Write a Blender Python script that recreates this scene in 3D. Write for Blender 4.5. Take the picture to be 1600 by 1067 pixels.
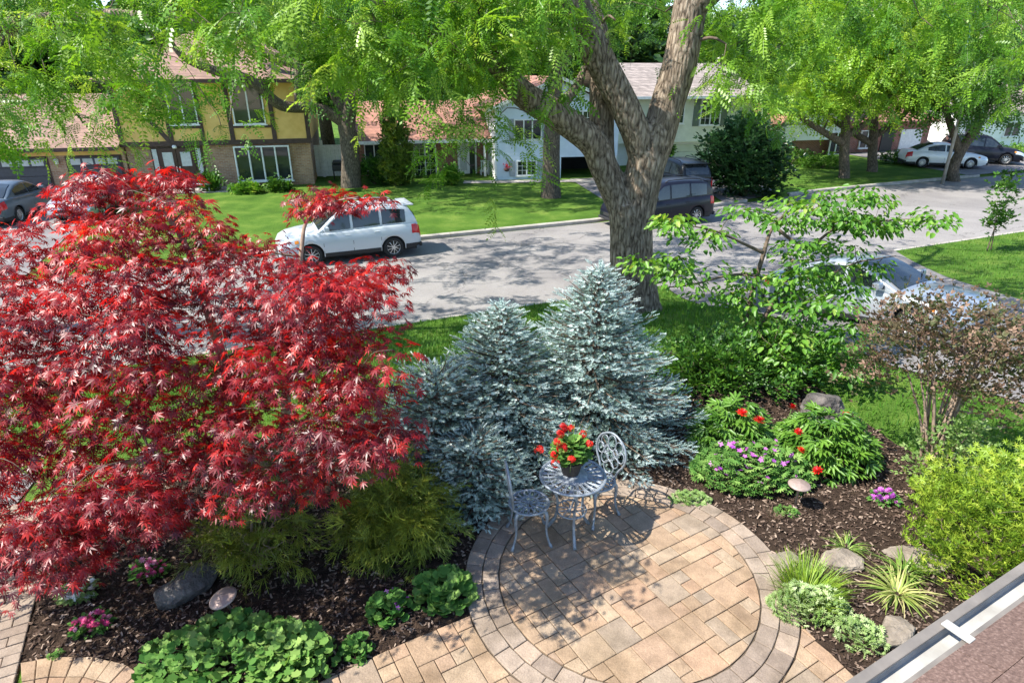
import bpy, math, random
import numpy as np
from mathutils import Vector, Matrix

for _o in list(bpy.data.objects):
    bpy.data.objects.remove(_o, do_unlink=True)
SC = bpy.context.scene
COL = SC.collection
random.seed(7)
RNG = np.random.default_rng(11)

# ------------------------------------------------------------------ camera
CAM_H, PITCH, FPX = 4.4, math.radians(23.3), 980.0
cd = bpy.data.cameras.new('camera')
cam = bpy.data.objects.new('camera', cd)
COL.objects.link(cam)
cam.location = (0, 0, CAM_H)
cam.rotation_euler = (math.radians(90) - PITCH, 0, 0)
cd.sensor_width = 36
cd.lens = 36 * FPX / 1600
cd.clip_end = 2000
cd.clip_start = 0.05
SC.camera = cam

# ------------------------------------------------------------------ sky, sun, exposure
SUN_EL = math.radians(52)
SUN_AZ = (-0.965, -0.262)       # horizontal direction towards the sun (left, a little behind the camera)
W = bpy.data.worlds.new('World')
SC.world = W
W.use_nodes = True
wn = W.node_tree.nodes
wl = W.node_tree.links
wn.clear()
sky = wn.new('ShaderNodeTexSky')
sky.sky_type = 'NISHITA'
sky.sun_disc = False
sky.dust_density = 0.3
sky.air_density = 1.0
sky.ozone_density = 2.5
sky.altitude = 200
sky.sun_elevation = SUN_EL
sky.sun_rotation = math.atan2(SUN_AZ[0], SUN_AZ[1])
bg = wn.new('ShaderNodeBackground')
bg.inputs['Strength'].default_value = 0.15
wo = wn.new('ShaderNodeOutputWorld')
wl.new(sky.outputs[0], bg.inputs[0])
wl.new(bg.outputs[0], wo.inputs[0])
sd = bpy.data.lights.new('sun', 'SUN')
sd.energy = 5.0
sd.angle = math.radians(0.5)
sd.color = (1.0, 0.95, 0.86)
sun = bpy.data.objects.new('sun', sd)
COL.objects.link(sun)
_d = Vector((-SUN_AZ[0] * math.cos(SUN_EL), -SUN_AZ[1] * math.cos(SUN_EL), -math.sin(SUN_EL)))
sun.rotation_euler = _d.to_track_quat('-Z', 'Y').to_euler()
sun.location = (-30, -8, 40)
SC.view_settings.view_transform = 'Standard'
SC.view_settings.look = 'None'
SC.view_settings.exposure = 1.17
SC.view_settings.gamma = 1.0
SC.view_settings.use_curve_mapping = False
SC.render.engine = 'CYCLES'
SC.cycles.max_bounces = 7
SC.cycles.diffuse_bounces = 4
SC.cycles.transmission_bounces = 5
SC.cycles.glossy_bounces = 3
SC.cycles.use_adaptive_sampling = True
SC.cycles.adaptive_threshold = 0.02
SC.cycles.use_denoising = True
SC.cycles.sample_clamp_indirect = 6.0

# ------------------------------------------------------------------ helpers: geometry of the place
SA = math.atan(0.43)                       # the street runs at this angle
SU = (math.cos(SA), math.sin(SA))          # along the street
SN = (-math.sin(SA), math.cos(SA))         # across it, away from the garden
ROAD_Z = -1.3

def street(u, w):
    return (u * SU[0] + w * SN[0], 15.23 + u * SU[1] + w * SN[1])

def uw(x, y):
    return (x * SU[0] + (y - 15.23) * SU[1], x * SN[0] + (y - 15.23) * SN[1])

def road_w(u):
    return 8.1 + 1.6 * min(1, max(0, (u - 9) / 12))

def smooth(t):
    t = min(1, max(0, t))
    return t * t * (3 - 2 * t)

def gz(x, y):
    u, w = uw(x, y)
    if w <= 0:
        return -1.15 + 1.15 * smooth((-w - 0.3) / (5.2 + 6.5 * smooth((u - 2.2) / 5.0)))
    W_ = road_w(u)
    if w < W_:
        return ROAD_Z
    return -1.16 + 0.06 * smooth((w - W_) / 8)

def ray(px, py):
    u = (px - 800) / FPX
    v = -(py - 533.5) / FPX
    return (u, math.cos(PITCH) + v * math.sin(PITCH), -math.sin(PITCH) + v * math.cos(PITCH))

def at(px, py, z):
    d = ray(px, py)
    t = (z - CAM_H) / d[2]
    return Vector((t * d[0], t * d[1], z))

def aty(px, py, Y):
    d = ray(px, py)
    t = Y / d[1]
    return Vector((t * d[0], Y, CAM_H + t * d[2]))

def gp(px, py):
    z = 0.0
    for _ in range(14):
        p = at(px, py, z)
        z = 0.5 * z + 0.5 * gz(p.x, p.y)
    return Vector((p.x, p.y, gz(p.x, p.y)))

# ------------------------------------------------------------------ helpers: objects
def link(o, parent=None):
    COL.objects.link(o)
    if parent is not None:
        o.parent = parent
    return o

def tag(o, label=None, cat=None, group=None, kind=None):
    if label: o['label'] = label
    if cat: o['category'] = cat
    if group: o['group'] = group
    if kind: o['kind'] = kind
    return o

def thing(name, label, cat, loc=(0, 0, 0), rz=0, group=None, s=1):
    o = bpy.data.objects.new(name, None)
    o.empty_display_size = 0.2
    link(o)
    o.location = loc
    o.rotation_euler = (0, 0, rz)
    o.scale = (s, s, s)
    return tag(o, label, cat, group)

class MB:
    def __init__(s):
        s.v = []
        s.f = []
    def add(s, vs, fs):
        n = len(s.v)
        s.v += [tuple(p) for p in vs]
        s.f += [tuple(i + n for i in f) for f in fs]
        return s
    def box(s, x0, x1, y0, y1, z0, z1):
        return s.add([(x0, y0, z0), (x1, y0, z0), (x1, y1, z0), (x0, y1, z0), (x0, y0, z1), (x1, y0, z1), (x1, y1, z1), (x0, y1, z1)],
                     [(0, 3, 2, 1), (4, 5, 6, 7), (0, 1, 5, 4), (1, 2, 6, 5), (2, 3, 7, 6), (3, 0, 4, 7)])
    def tube(s, pts, rad, n=6, cap=True):
        pts = [Vector(p) for p in pts]
        if not hasattr(rad, '__len__'):
            rad = [rad] * len(pts)
        vs, fs = [], []
        ref = Vector((0.31, 0.17, 0.93))
        t0 = (pts[1] - pts[0]).normalized()
        a = t0.cross(ref)
        if a.length < 1e-3:
            a = t0.cross(Vector((1, 0, 0)))
        a.normalize()
        for i, p in enumerate(pts):
            t = (pts[min(i + 1, len(pts) - 1)] - pts[max(i - 1, 0)])
            if t.length < 1e-9:
                t = t0
            t.normalize()
            a = a - t * a.dot(t)
            if a.length < 1e-6:
                a = t.orthogonal()
            a.normalize()
            b = t.cross(a)
            for k in range(n):
                g = 2 * math.pi * k / n
                vs.append(p + (a * math.cos(g) + b * math.sin(g)) * rad[i])
        m = len(pts)
        for i in range(m - 1):
            for k in range(n):
                k2 = (k + 1) % n
                fs.append((i * n + k, i * n + k2, (i + 1) * n + k2, (i + 1) * n + k))
        if cap:
            fs.append(tuple(range(n))[::-1])
            fs.append(tuple((m - 1) * n + k for k in range(n)))
        return s.add(vs, fs)
    def lathe(s, prof, n=16, c=(0, 0, 0), cap=True):
        vs, fs = [], []
        for r, z in prof:
            for k in range(n):
                g = 2 * math.pi * k / n
                vs.append((c[0] + r * math.cos(g), c[1] + r * math.sin(g), c[2] + z))
        for i in range(len(prof) - 1):
            for k in range(n):
                k2 = (k + 1) % n
                fs.append((i * n + k, i * n + k2, (i + 1) * n + k2, (i + 1) * n + k))
        if cap:
            fs.append(tuple(range(n))[::-1])
            fs.append(tuple((len(prof) - 1) * n + k for k in range(n)))
        return s.add(vs, fs)
    def prism(s, poly, z0, z1):
        n = len(poly)
        vs = [(p[0], p[1], z0) for p in poly] + [(p[0], p[1], z1) for p in poly]
        fs = [tuple(range(n))[::-1], tuple(range(n, 2 * n))]
        fs += [(i, (i + 1) % n, n + (i + 1) % n, n + i) for i in range(n)]
        return s.add(vs, fs)
    def xprism(s, poly, y0, y1):          # polygon in (x, z), extruded along y
        n = len(poly)
        vs = [(p[0], y0, p[1]) for p in poly] + [(p[0], y1, p[1]) for p in poly]
        fs = [tuple(range(n)), tuple(range(n, 2 * n))[::-1]]
        fs += [((i + 1) % n, i, n + i, n + (i + 1) % n) for i in range(n)]
        return s.add(vs, fs)
    def mesh(s, name, mat, smooth_=False):
        me = bpy.data.meshes.new(name)
        me.from_pydata(s.v, [], s.f)
        if smooth_:
            me.polygons.foreach_set('use_smooth', [True] * len(me.polygons))
        me.materials.append(mat)
        me.update()
        return me
    def build(s, name, mat, parent=None, smooth_=False, bevel=0):
        o = bpy.data.objects.new(name, s.mesh(name, mat, smooth_))
        link(o, parent)
        if bevel:
            m = o.modifiers.new('bevel', 'BEVEL')
            m.width = bevel
            m.segments = 2
            m.limit_method = 'ANGLE'
            m.angle_limit = math.radians(40)
        return o

def mesh_np(name, V, loops, starts, mat, rnd=None, smooth_=False):
    me = bpy.data.meshes.new(name)
    me.vertices.add(len(V))
    me.vertices.foreach_set('co', np.ascontiguousarray(V, dtype=np.float32).ravel())
    me.loops.add(len(loops))
    me.loops.foreach_set('vertex_index', np.ascontiguousarray(loops, dtype=np.int32))
    me.polygons.add(len(starts))
    me.polygons.foreach_set('loop_start', np.ascontiguousarray(starts, dtype=np.int32))
    if smooth_:
        me.polygons.foreach_set('use_smooth', np.ones(len(starts), dtype=bool))
    me.update(calc_edges=True)
    if rnd is not None:
        a = me.attributes.new('rnd', 'FLOAT', 'POINT')
        a.data.foreach_set('value', np.ascontiguousarray(rnd, dtype=np.float32))
    me.materials.append(mat)
    return me

def nrm(a):
    return a / np.maximum(np.linalg.norm(a, axis=-1, keepdims=True), 1e-9)

def frames(fwd, up):
    f = nrm(np.asarray(fwd, float))
    s = nrm(np.cross(np.asarray(up, float), f))
    u = np.cross(f, s)
    return np.stack([f, s, u], axis=-1)     # columns

def scatter_mesh(name, T, pos, fwd, up, scale, mat, rnd=None, smooth_=False):
    tv = np.asarray(T[0], float)
    tf = T[1]
    N, k = len(pos), len(tv)
    R = frames(fwd, up)
    V = np.einsum('nij,kj->nki', R, tv) * np.asarray(scale).reshape(-1, 1, 1) + np.asarray(pos)[:, None, :]
    fl = np.concatenate([np.array(f) for f in tf])
    ln = np.array([len(f) for f in tf])
    st = np.concatenate([[0], np.cumsum(ln)[:-1]])
    L = len(fl)
    loops = (fl[None, :] + (np.arange(N) * k)[:, None]).ravel()
    starts = (st[None, :] + (np.arange(N) * L)[:, None]).ravel()
    if rnd is None:
        rnd = RNG.random(N)
    r = np.repeat(rnd, k)
    return mesh_np(name, V.reshape(-1, 3), loops, starts, mat, r, smooth_)

def scatter(name, T, pos, fwd, up, scale, mat, parent=None, rnd=None, kind=None, singles=0, single_name='leaf'):
    """One mesh of many copies of T; the `singles` that show largest become objects of their own."""
    pos = np.asarray(pos, float); fwd = np.asarray(fwd, float); up = np.asarray(up, float)
    scale = np.asarray(scale, float) * np.ones(len(pos))
    rnd = RNG.random(len(pos)) if rnd is None else np.asarray(rnd)
    if singles:
        rel = pos - np.array([0, 0, CAM_H])
        dep = rel[:, 1] * math.cos(PITCH) - rel[:, 2] * math.sin(PITCH)
        sx = rel[:, 0] / dep
        sy = (rel[:, 1] * math.sin(PITCH) + rel[:, 2] * math.cos(PITCH)) / dep
        ok = (dep > 0.5) & (abs(sx) < 0.80) & (abs(sy) < 0.53)
        facing = abs((nrm(up) * nrm(rel)).sum(1)) + 0.3
        score = np.where(ok, scale / dep * facing, 0)
        pick = np.argsort(-score)[:singles]
        ms = [scatter_mesh(single_name, T, np.zeros((1, 3)), np.array([[1., 0, 0]]), np.array([[0, 0, 1.]]), np.ones(1), mat, np.array([q])) for q in (.08, .25, .42, .58, .75, .92)]
        R = frames(fwd[pick], up[pick])
        for j, i in enumerate(pick):
            o = bpy.data.objects.new(single_name, ms[min(5, int(rnd[i] * 6))])
            COL.objects.link(o)
            o.parent = parent
            M = Matrix.Identity(4)
            for a in range(3):
                for b in range(3):
                    M[a][b] = R[j][a][b] * scale[i]
                M[a][3] = pos[i][a] - (parent.location[a] if parent else 0)
            o.matrix_local = M
        keep = np.ones(len(pos), bool)
        keep[pick] = False
        pos, fwd, up, scale, rnd = pos[keep], fwd[keep], up[keep], scale[keep], rnd[keep]
    if parent is not None:
        pos = pos - np.array(parent.location)
    me = scatter_mesh(name, T, pos, fwd, up, scale, mat, rnd)
    o = bpy.data.objects.new(name, me)
    link(o, parent)
    if kind: o['kind'] = kind
    return o

# ------------------------------------------------------------------ materials
def _new(name):
    m = bpy.data.materials.new(name)
    m.use_nodes = True
    nt = m.node_tree
    b = nt.nodes['Principled BSDF']
    return m, nt, b

def ramp(nt, fac, stops):
    r = nt.nodes.new('ShaderNodeValToRGB')
    e = r.color_ramp.elements
    while len(e) < len(stops):
        e.new(0.5)
    for i, (p, c) in enumerate(stops):
        e[i].position = p
        e[i].color = (*c, 1)
    if fac is not None:
        nt.links.new(fac, r.inputs[0])
    return r.outputs[0]

def noise(nt, scale, detail=4, vec=None, stretch=None, rough=0.55):
    n = nt.nodes.new('ShaderNodeTexNoise')
    n.inputs['Scale'].default_value = scale
    n.inputs['Detail'].default_value = detail
    n.inputs['Roughness'].default_value = rough
    if vec is None:
        tc = nt.nodes.new('ShaderNodeTexCoord')
        vec = tc.outputs['Object']
    if stretch:
        mp = nt.nodes.new('ShaderNodeMapping')
        mp.inputs['Scale'].default_value = stretch
        nt.links.new(vec, mp.inputs[0])
        vec = mp.outputs[0]
    nt.links.new(vec, n.inputs['Vector'])
    return n.outputs['Fac']

def bump(nt, b, h, strength=0.5, dist=0.02):
    n = nt.nodes.new('ShaderNodeBump')
    n.inputs['Strength'].default_value = strength
    n.inputs['Distance'].default_value = dist
    nt.links.new(h, n.inputs['Height'])
    nt.links.new(n.outputs[0], b.inputs['Normal'])

def mixc(nt, fac, a, b, mode='MIX'):
    n = nt.nodes.new('ShaderNodeMix')
    n.data_type = 'RGBA'
    n.blend_type = mode
    for sock, v in ((n.inputs[0], fac), (n.inputs[6], a), (n.inputs[7], b)):
        if hasattr(v, 'is_linked'):
            nt.links.new(v, sock)
        elif isinstance(v, tuple):
            sock.default_value = (*v, 1)
        else:
            sock.default_value = v
    return n.outputs[2]

def mat(name, stops, scale=4, rough=0.8, bmp=0.0, bscale=None, dist=0.01, metal=0, stretch=None, spec=0.4, obj_random=0.0, detail=5):
    m, nt, b = _new(name)
    if isinstance(stops[0], float):
        c = stops
        stops = [(0.3, tuple(x * 0.86 for x in c)), (0.7, tuple(min(1, x * 1.1) for x in c))]
    f = noise(nt, scale, detail, stretch=stretch)
    col = ramp(nt, f, stops)
    if obj_random:
        oi = nt.nodes.new('ShaderNodeObjectInfo')
        g = ramp(nt, oi.outputs['Random'], [(0, (1 - obj_random,) * 3), (1, (1 + obj_random * 0.6,) * 3)])
        col = mixc(nt, 1.0, col, g, 'MULTIPLY')
    nt.links.new(col, b.inputs['Base Color'])
    b.inputs['Roughness'].default_value = rough
    b.inputs['Metallic'].default_value = metal
    b.inputs['Specular IOR Level'].default_value = spec
    if bmp:
        bump(nt, b, noise(nt, bscale or scale * 3, 6, stretch=stretch), bmp, dist)
    return m

def leafmat(name, stops, trans=0.35, tint=(1.25, 1.15, 0.6), rough=0.45, spec=0.4):
    m, nt, b = _new(name)
    a = nt.nodes.new('ShaderNodeAttribute')
    a.attribute_name = 'rnd'
    col = ramp(nt, a.outputs['Fac'], stops)
    nt.links.new(col, b.inputs['Base Color'])
    b.inputs['Roughness'].default_value = rough
    b.inputs['Specular IOR Level'].default_value = spec
    if trans:
        t = nt.nodes.new('ShaderNodeBsdfTranslucent')
        tc = mixc(nt, 1.0, col, tint, 'MULTIPLY')
        nt.links.new(tc, t.inputs[0])
        mx = nt.nodes.new('ShaderNodeMixShader')
        mx.inputs[0].default_value = trans
        nt.links.new(b.outputs[0], mx.inputs[1])
        nt.links.new(t.outputs[0], mx.inputs[2])
        nt.links.new(mx.outputs[0], nt.nodes['Material Output'].inputs[0])
    return m

def barkmat(name, c0, c1, c2, s=1.0, dist=0.03):
    m, nt, b = _new(name)
    tc = nt.nodes.new('ShaderNodeTexCoord')
    wob = noise(nt, 3.0 * s, 3)
    mp = nt.nodes.new('ShaderNodeMapping')
    mp.inputs['Scale'].default_value = (10 * s, 10 * s, 2.6 * s)
    nt.links.new(tc.outputs['Object'], mp.inputs[0])
    ad = nt.nodes.new('ShaderNodeVectorMath')
    ad.operation = 'ADD'
    nt.links.new(mp.outputs[0], ad.inputs[0])
    nt.links.new(wob, ad.inputs[1])
    v = nt.nodes.new('ShaderNodeTexVoronoi')
    v.feature = 'DISTANCE_TO_EDGE'
    v.inputs['Scale'].default_value = 1.3
    nt.links.new(ad.outputs[0], v.inputs['Vector'])
    n2 = noise(nt, 2.2, 6, vec=ad.outputs[0])
    mth = nt.nodes.new('ShaderNodeMath')
    mth.operation = 'MULTIPLY_ADD'
    nt.links.new(v.outputs['Distance'], mth.inputs[0])
    mth.inputs[1].default_value = 1.1
    nt.links.new(n2, mth.inputs[2])
    col = ramp(nt, mth.outputs[0], [(0.38, c0), (0.62, c1), (0.95, c2)])
    big = ramp(nt, noise(nt, 1.6 * s, 5, rough=0.7), [(0.3, (0.68, 0.66, 0.62)), (0.55, (1.0, 0.98, 0.94)), (0.75, (1.22, 1.14, 1.0))])
    nt.links.new(mixc(nt, 1.0, col, big, 'MULTIPLY'), b.inputs['Base Color'])
    b.inputs['Roughness'].default_value = 0.9
    b.inputs['Specular IOR Level'].default_value = 0.15
    bump(nt, b, mth.outputs[0], 1.0, dist)
    return m

def brickmat(name, c1, c2, mortar, bw=0.22, bh=0.075):
    m, nt, b = _new(name)
    tc = nt.nodes.new('ShaderNodeTexCoord')
    sp = nt.nodes.new('ShaderNodeSeparateXYZ')
    nt.links.new(tc.outputs['Object'], sp.inputs[0])
    ad = nt.nodes.new('ShaderNodeMath')
    nt.links.new(sp.outputs[0], ad.inputs[0])
    nt.links.new(sp.outputs[1], ad.inputs[1])
    cb = nt.nodes.new('ShaderNodeCombineXYZ')
    nt.links.new(ad.outputs[0], cb.inputs[0])
    nt.links.new(sp.outputs[2], cb.inputs[1])
    bt = nt.nodes.new('ShaderNodeTexBrick')
    bt.inputs['Scale'].default_value = 1.0
    bt.inputs['Brick Width'].default_value = bw
    bt.inputs['Row Height'].default_value = bh
    bt.inputs['Mortar Size'].default_value = 0.008
    bt.inputs['Color1'].default_value = (*c1, 1)
    bt.inputs['Color2'].default_value = (*c2, 1)
    bt.inputs['Mortar'].default_value = (*mortar, 1)
    nt.links.new(cb.outputs[0], bt.inputs['Vector'])
    g = ramp(nt, noise(nt, 3, 4), [(0.3, (0.75,) * 3), (0.7, (1.15,) * 3)])
    nt.links.new(mixc(nt, 1.0, bt.outputs['Color'], g, 'MULTIPLY'), b.inputs['Base Color'])
    b.inputs['Roughness'].default_value = 0.9
    bump(nt, b, bt.outputs['Fac'], -0.5, 0.008)
    return m

def shinglemat(name, c, row=0.14):
    m = brickmat(name, tuple(x * 0.8 for x in c), tuple(x * 1.15 for x in c), tuple(x * 0.45 for x in c), 0.32, row)
    return m

def paintmat(name, c, metal=0.35):
    m, nt, b = _new(name)
    g = ramp(nt, noise(nt, 60, 2), [(0.3, tuple(x * 0.94 for x in c)), (0.7, c)])
    nt.links.new(g, b.inputs['Base Color'])
    b.inputs['Metallic'].default_value = metal
    b.inputs['Roughness'].default_value = 0.32
    b.inputs['Coat Weight'].default_value = 0.5 if sum(c) > .5 else 0.15
    b.inputs['Specular IOR Level'].default_value = 0.5 if sum(c) > .5 else 0.3
    b.inputs['Coat Roughness'].default_value = 0.05
    return m

def glassmat(name, c=(0.025, 0.03, 0.032)):
    m, nt, b = _new(name)
    g = ramp(nt, noise(nt, 1.5, 2), [(0.3, tuple(x * 0.7 for x in c)), (0.7, tuple(x * 1.3 for x in c))])
    nt.links.new(g, b.inputs['Base Color'])
    b.inputs['Roughness'].default_value = 0.04
    b.inputs['Specular IOR Level'].default_value = 0.8
    return m

def plain(name, c, rough=0.5, metal=0.0):
    return mat(name, tuple(float(x) for x in c), 8, rough, 0, metal=metal)

M = {}
M['lawn'] = mat('lawn', [(0.25, (0.045, 0.10, 0.014)), (0.5, (0.075, 0.15, 0.02)), (0.75, (0.15, 0.22, 0.04))], 1.1, 0.95, 1.0, 40, 0.05, spec=0.1, detail=9)
M['blade'] = leafmat('grass_blade', [(0, (0.05, 0.14, 0.015)), (0.6, (0.09, 0.22, 0.025)), (1, (0.17, 0.30, 0.05))], 0.35, rough=0.5, spec=0.2)
M['asphalt'] = mat('asphalt', [(0.2, (0.20, 0.185, 0.18)), (0.55, (0.24, 0.225, 0.215)), (0.85, (0.29, 0.27, 0.255))], 0.7, 0.9, 0.6, 90, 0.01, spec=0.2, detail=12)
def add_cracks(m):
    nt = m.node_tree
    b = nt.nodes['Principled BSDF']
    src = b.inputs['Base Color'].links[0].from_socket
    ge = nt.nodes.new('ShaderNodeNewGeometry')
    nz = nt.nodes.new('ShaderNodeTexNoise')
    nz.inputs['Scale'].default_value = 1.2
    nz.inputs['Detail'].default_value = 6
    nt.links.new(ge.outputs['Position'], nz.inputs['Vector'])
    ad = nt.nodes.new('ShaderNodeVectorMath')
    ad.operation = 'MULTIPLY_ADD'
    nt.links.new(nz.outputs['Color'], ad.inputs[0])
    ad.inputs[1].default_value = (1.6, 1.6, 0)
    nt.links.new(ge.outputs['Position'], ad.inputs[2])
    v = nt.nodes.new('ShaderNodeTexVoronoi')
    v.feature = 'DISTANCE_TO_EDGE'
    v.inputs['Scale'].default_value = 0.28
    nt.links.new(ad.outputs[0], v.inputs['Vector'])
    ck = ramp(nt, v.outputs['Distance'], [(0.0, (0.5,) * 3), (0.008, (1.0,) * 3)])
    pat = ramp(nt, noise(nt, 0.22, 2, vec=ge.outputs['Position']), [(0.44, (0.86, 0.86, 0.87)), (0.5, (1.0,) * 3)])
    grit = ramp(nt, noise(nt, 35, 3, vec=ge.outputs['Position']), [(0.3, (0.82,) * 3), (0.7, (1.15,) * 3)])
    c = mixc(nt, 1.0, mixc(nt, 1.0, mixc(nt, 1.0, src, ck, 'MULTIPLY'), pat, 'MULTIPLY'), grit, 'MULTIPLY')
    nt.links.new(c, b.inputs['Base Color'])
add_cracks(M['asphalt'])
M['drive'] = mat('driveway_asphalt', [(0.3, (0.13, 0.12, 0.12)), (0.7, (0.22, 0.205, 0.2))], 1.1, 0.9, 0.6, 90, 0.01, spec=0.2, detail=12)
M['kerb'] = mat('kerb_concrete', [(0.3, (0.25, 0.23, 0.2)), (0.7, (0.4, 0.37, 0.33))], 3, 0.9, 0.4, 30, 0.01)
M['soil'] = mat('mulch_soil', [(0.3, (0.018, 0.012, 0.009)), (0.7, (0.06, 0.04, 0.028))], 9, 0.95, 0.9, 60, 0.03, spec=0.1)
M['chip'] = leafmat('mulch_chip', [(0, (0.03, 0.02, 0.015)), (0.45, (0.09, 0.06, 0.045)), (0.8, (0.19, 0.135, 0.10)), (1, (0.34, 0.26, 0.20))], 0, rough=0.9, spec=0.1)
M['sand'] = mat('joint_sand', [(0.3, (0.06, 0.045, 0.03)), (0.7, (0.13, 0.1, 0.07))], 12, 0.95, 0.5, 80, 0.01)

def pavermat(name, stops):
    m, nt, b = _new(name)
    oi = nt.nodes.new('ShaderNodeObjectInfo')
    ge = nt.nodes.new('ShaderNodeNewGeometry')
    wp = ge.outputs['Position']
    base = ramp(nt, oi.outputs['Random'], stops)
    mott = ramp(nt, noise(nt, 9, 6, vec=wp, rough=0.65), [(0.25, (0.70, 0.69, 0.68)), (0.7, (1.12, 1.11, 1.08))])
    fine = ramp(nt, noise(nt, 120, 3, vec=wp), [(0.3, (0.78,) * 3), (0.7, (1.14,) * 3)])
    stain = ramp(nt, noise(nt, 2.1, 5, vec=wp, rough=0.6), [(0.35, (0.74, 0.73, 0.70)), (0.55, (1.0,) * 3)])
    c = mixc(nt, 1.0, mixc(nt, 1.0, mixc(nt, 1.0, base, mott, 'MULTIPLY'), fine, 'MULTIPLY'), stain, 'MULTIPLY')
    nt.links.new(c, b.inputs['Base Color'])
    b.inputs['Roughness'].default_value = 0.88
    b.inputs['Specular IOR Level'].default_value = 0.2
    bump(nt, b, noise(nt, 60, 6, vec=wp), 0.8, 0.008)
    return m
M['paver'] = pavermat('paver_buff', [(0, (0.285, 0.20, 0.135)), (0.35, (0.36, 0.258, 0.172)), (0.6, (0.35, 0.232, 0.155)), (0.8, (0.285, 0.225, 0.17)), (1, (0.40, 0.293, 0.195))])
M['ring'] = pavermat('paver_ring', [(0, (0.23, 0.18, 0.145)), (0.5, (0.31, 0.25, 0.2)), (1, (0.36, 0.275, 0.21))])
M['stone'] = mat('field_stone', [(0.3, (0.13, 0.105, 0.08)), (0.7, (0.31, 0.26, 0.205))], 5, 0.9, 0.8, 14, 0.03)
M['rock'] = mat('dark_rock', [(0.35, (0.05, 0.045, 0.042)), (0.6, (0.13, 0.115, 0.105)), (0.8, (0.32, 0.28, 0.25))], 5, 0.9, 1.0, 12, 0.05)
M['bark'] = barkmat('locust_bark', (0.05, 0.038, 0.028), (0.19, 0.15, 0.115), (0.36, 0.30, 0.24))
M['bark_far'] = barkmat('street_tree_bark', (0.045, 0.036, 0.03), (0.12, 0.098, 0.078), (0.2, 0.165, 0.13), 1.2)
M['twig'] = mat('twig_bark', [(0.3, (0.07, 0.05, 0.035)), (0.7, (0.17, 0.125, 0.09))], 12, 0.9, 0.5, 30, 0.01)
M['twig_pale'] = mat('pale_branch', [(0.3, (0.17, 0.12, 0.085)), (0.7, (0.34, 0.25, 0.18))], 12, 0.9, 0.5, 30, 0.01)
M['locust'] = leafmat('locust_leaf', [(0, (0.06, 0.17, 0.012)), (0.35, (0.12, 0.28, 0.02)), (0.7, (0.20, 0.37, 0.03)), (1, (0.33, 0.48, 0.08))], 0.45, rough=0.4)
M['locust_dark'] = leafmat('street_tree_leaf', [(0, (0.04, 0.11, 0.015)), (0.5, (0.08, 0.20, 0.025)), (1, (0.15, 0.30, 0.045))], 0.4)
M['locust_gold'] = leafmat('golden_tree_leaf', [(0, (0.10, 0.23, 0.015)), (0.5, (0.22, 0.40, 0.025)), (1, (0.36, 0.52, 0.05))], 0.45)
M['far_leaf'] = leafmat('background_leaf', [(0, (0.02, 0.055, 0.014)), (0.5, (0.045, 0.11, 0.025)), (1, (0.09, 0.17, 0.04))], 0.3)
M['maple'] = leafmat('red_maple_leaf', [(0, (0.06, 0.005, 0.011)), (0.35, (0.16, 0.009, 0.017)), (0.7, (0.36, 0.015, 0.018)), (1, (0.60, 0.035, 0.02))], 0.38, tint=(1.7, 0.8, 0.6), rough=0.42, spec=0.6)
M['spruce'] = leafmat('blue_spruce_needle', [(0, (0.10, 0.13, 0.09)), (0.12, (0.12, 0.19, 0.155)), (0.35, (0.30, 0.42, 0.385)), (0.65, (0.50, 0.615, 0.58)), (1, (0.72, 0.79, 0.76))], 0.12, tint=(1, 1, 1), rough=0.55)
M['cypress'] = leafmat('thread_cypress', [(0, (0.08, 0.11, 0.014)), (0.5, (0.20, 0.25, 0.025)), (1, (0.38, 0.41, 0.045))], 0.25, rough=0.55)
M['yew'] = leafmat('yew_needle', [(0, (0.08, 0.16, 0.014)), (0.5, (0.22, 0.34, 0.028)), (1, (0.42, 0.50, 0.06))], 0.25, rough=0.45)
M['dogwood'] = leafmat('dogwood_leaf', [(0, (0.055, 0.16, 0.018)), (0.5, (0.11, 0.27, 0.028)), (0.85, (0.20, 0.37, 0.05)), (1, (0.36, 0.46, 0.10))], 0.42, rough=0.42)
M['shrub'] = leafmat('shrub_leaf', [(0, (0.022, 0.07, 0.012)), (0.5, (0.06, 0.16, 0.02)), (1, (0.14, 0.28, 0.035))], 0.3, rough=0.4)
M['lilac'] = leafmat('lilac_leaf', [(0, (0.012, 0.04, 0.014)), (0.6, (0.03, 0.085, 0.028)), (1, (0.06, 0.14, 0.04))], 0.2, rough=0.35)
M['brown'] = leafmat('faded_leaf', [(0, (0.05, 0.08, 0.022)), (0.35, (0.11, 0.105, 0.045)), (0.65, (0.17, 0.10, 0.07)), (1, (0.33, 0.215, 0.155))], 0.25, rough=0.6)
M['mantle'] = leafmat('mantle_leaf', [(0, (0.045, 0.14, 0.025)), (0.5, (0.12, 0.25, 0.05)), (1, (0.27, 0.40, 0.11))], 0.3, rough=0.7, spec=0.15)
M['lime'] = leafmat('lime_flower', [(0, (0.25, 0.38, 0.05)), (1, (0.42, 0.52, 0.12))], 0.3)
M['silverg'] = leafmat('grey_green_leaf', [(0, (0.13, 0.24, 0.05)), (0.6, (0.27, 0.38, 0.13)), (1, (0.5, 0.58, 0.32))], 0.3)
M['strap'] = leafmat('strap_leaf', [(0, (0.10, 0.22, 0.03)), (0.5, (0.28, 0.36, 0.08)), (1, (0.55, 0.50, 0.22))], 0.3)
M['cedar'] = leafmat('cedar_spray', [(0, (0.035, 0.075, 0.012)), (0.5, (0.10, 0.16, 0.02)), (1, (0.22, 0.28, 0.04))], 0.2)
M['redfl'] = leafmat('red_petal', [(0, (0.42, 0.004, 0.006)), (0.6, (0.68, 0.012, 0.01)), (1, (0.8, 0.05, 0.03))], 0.25, tint=(1.3, .8, .8))
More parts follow.
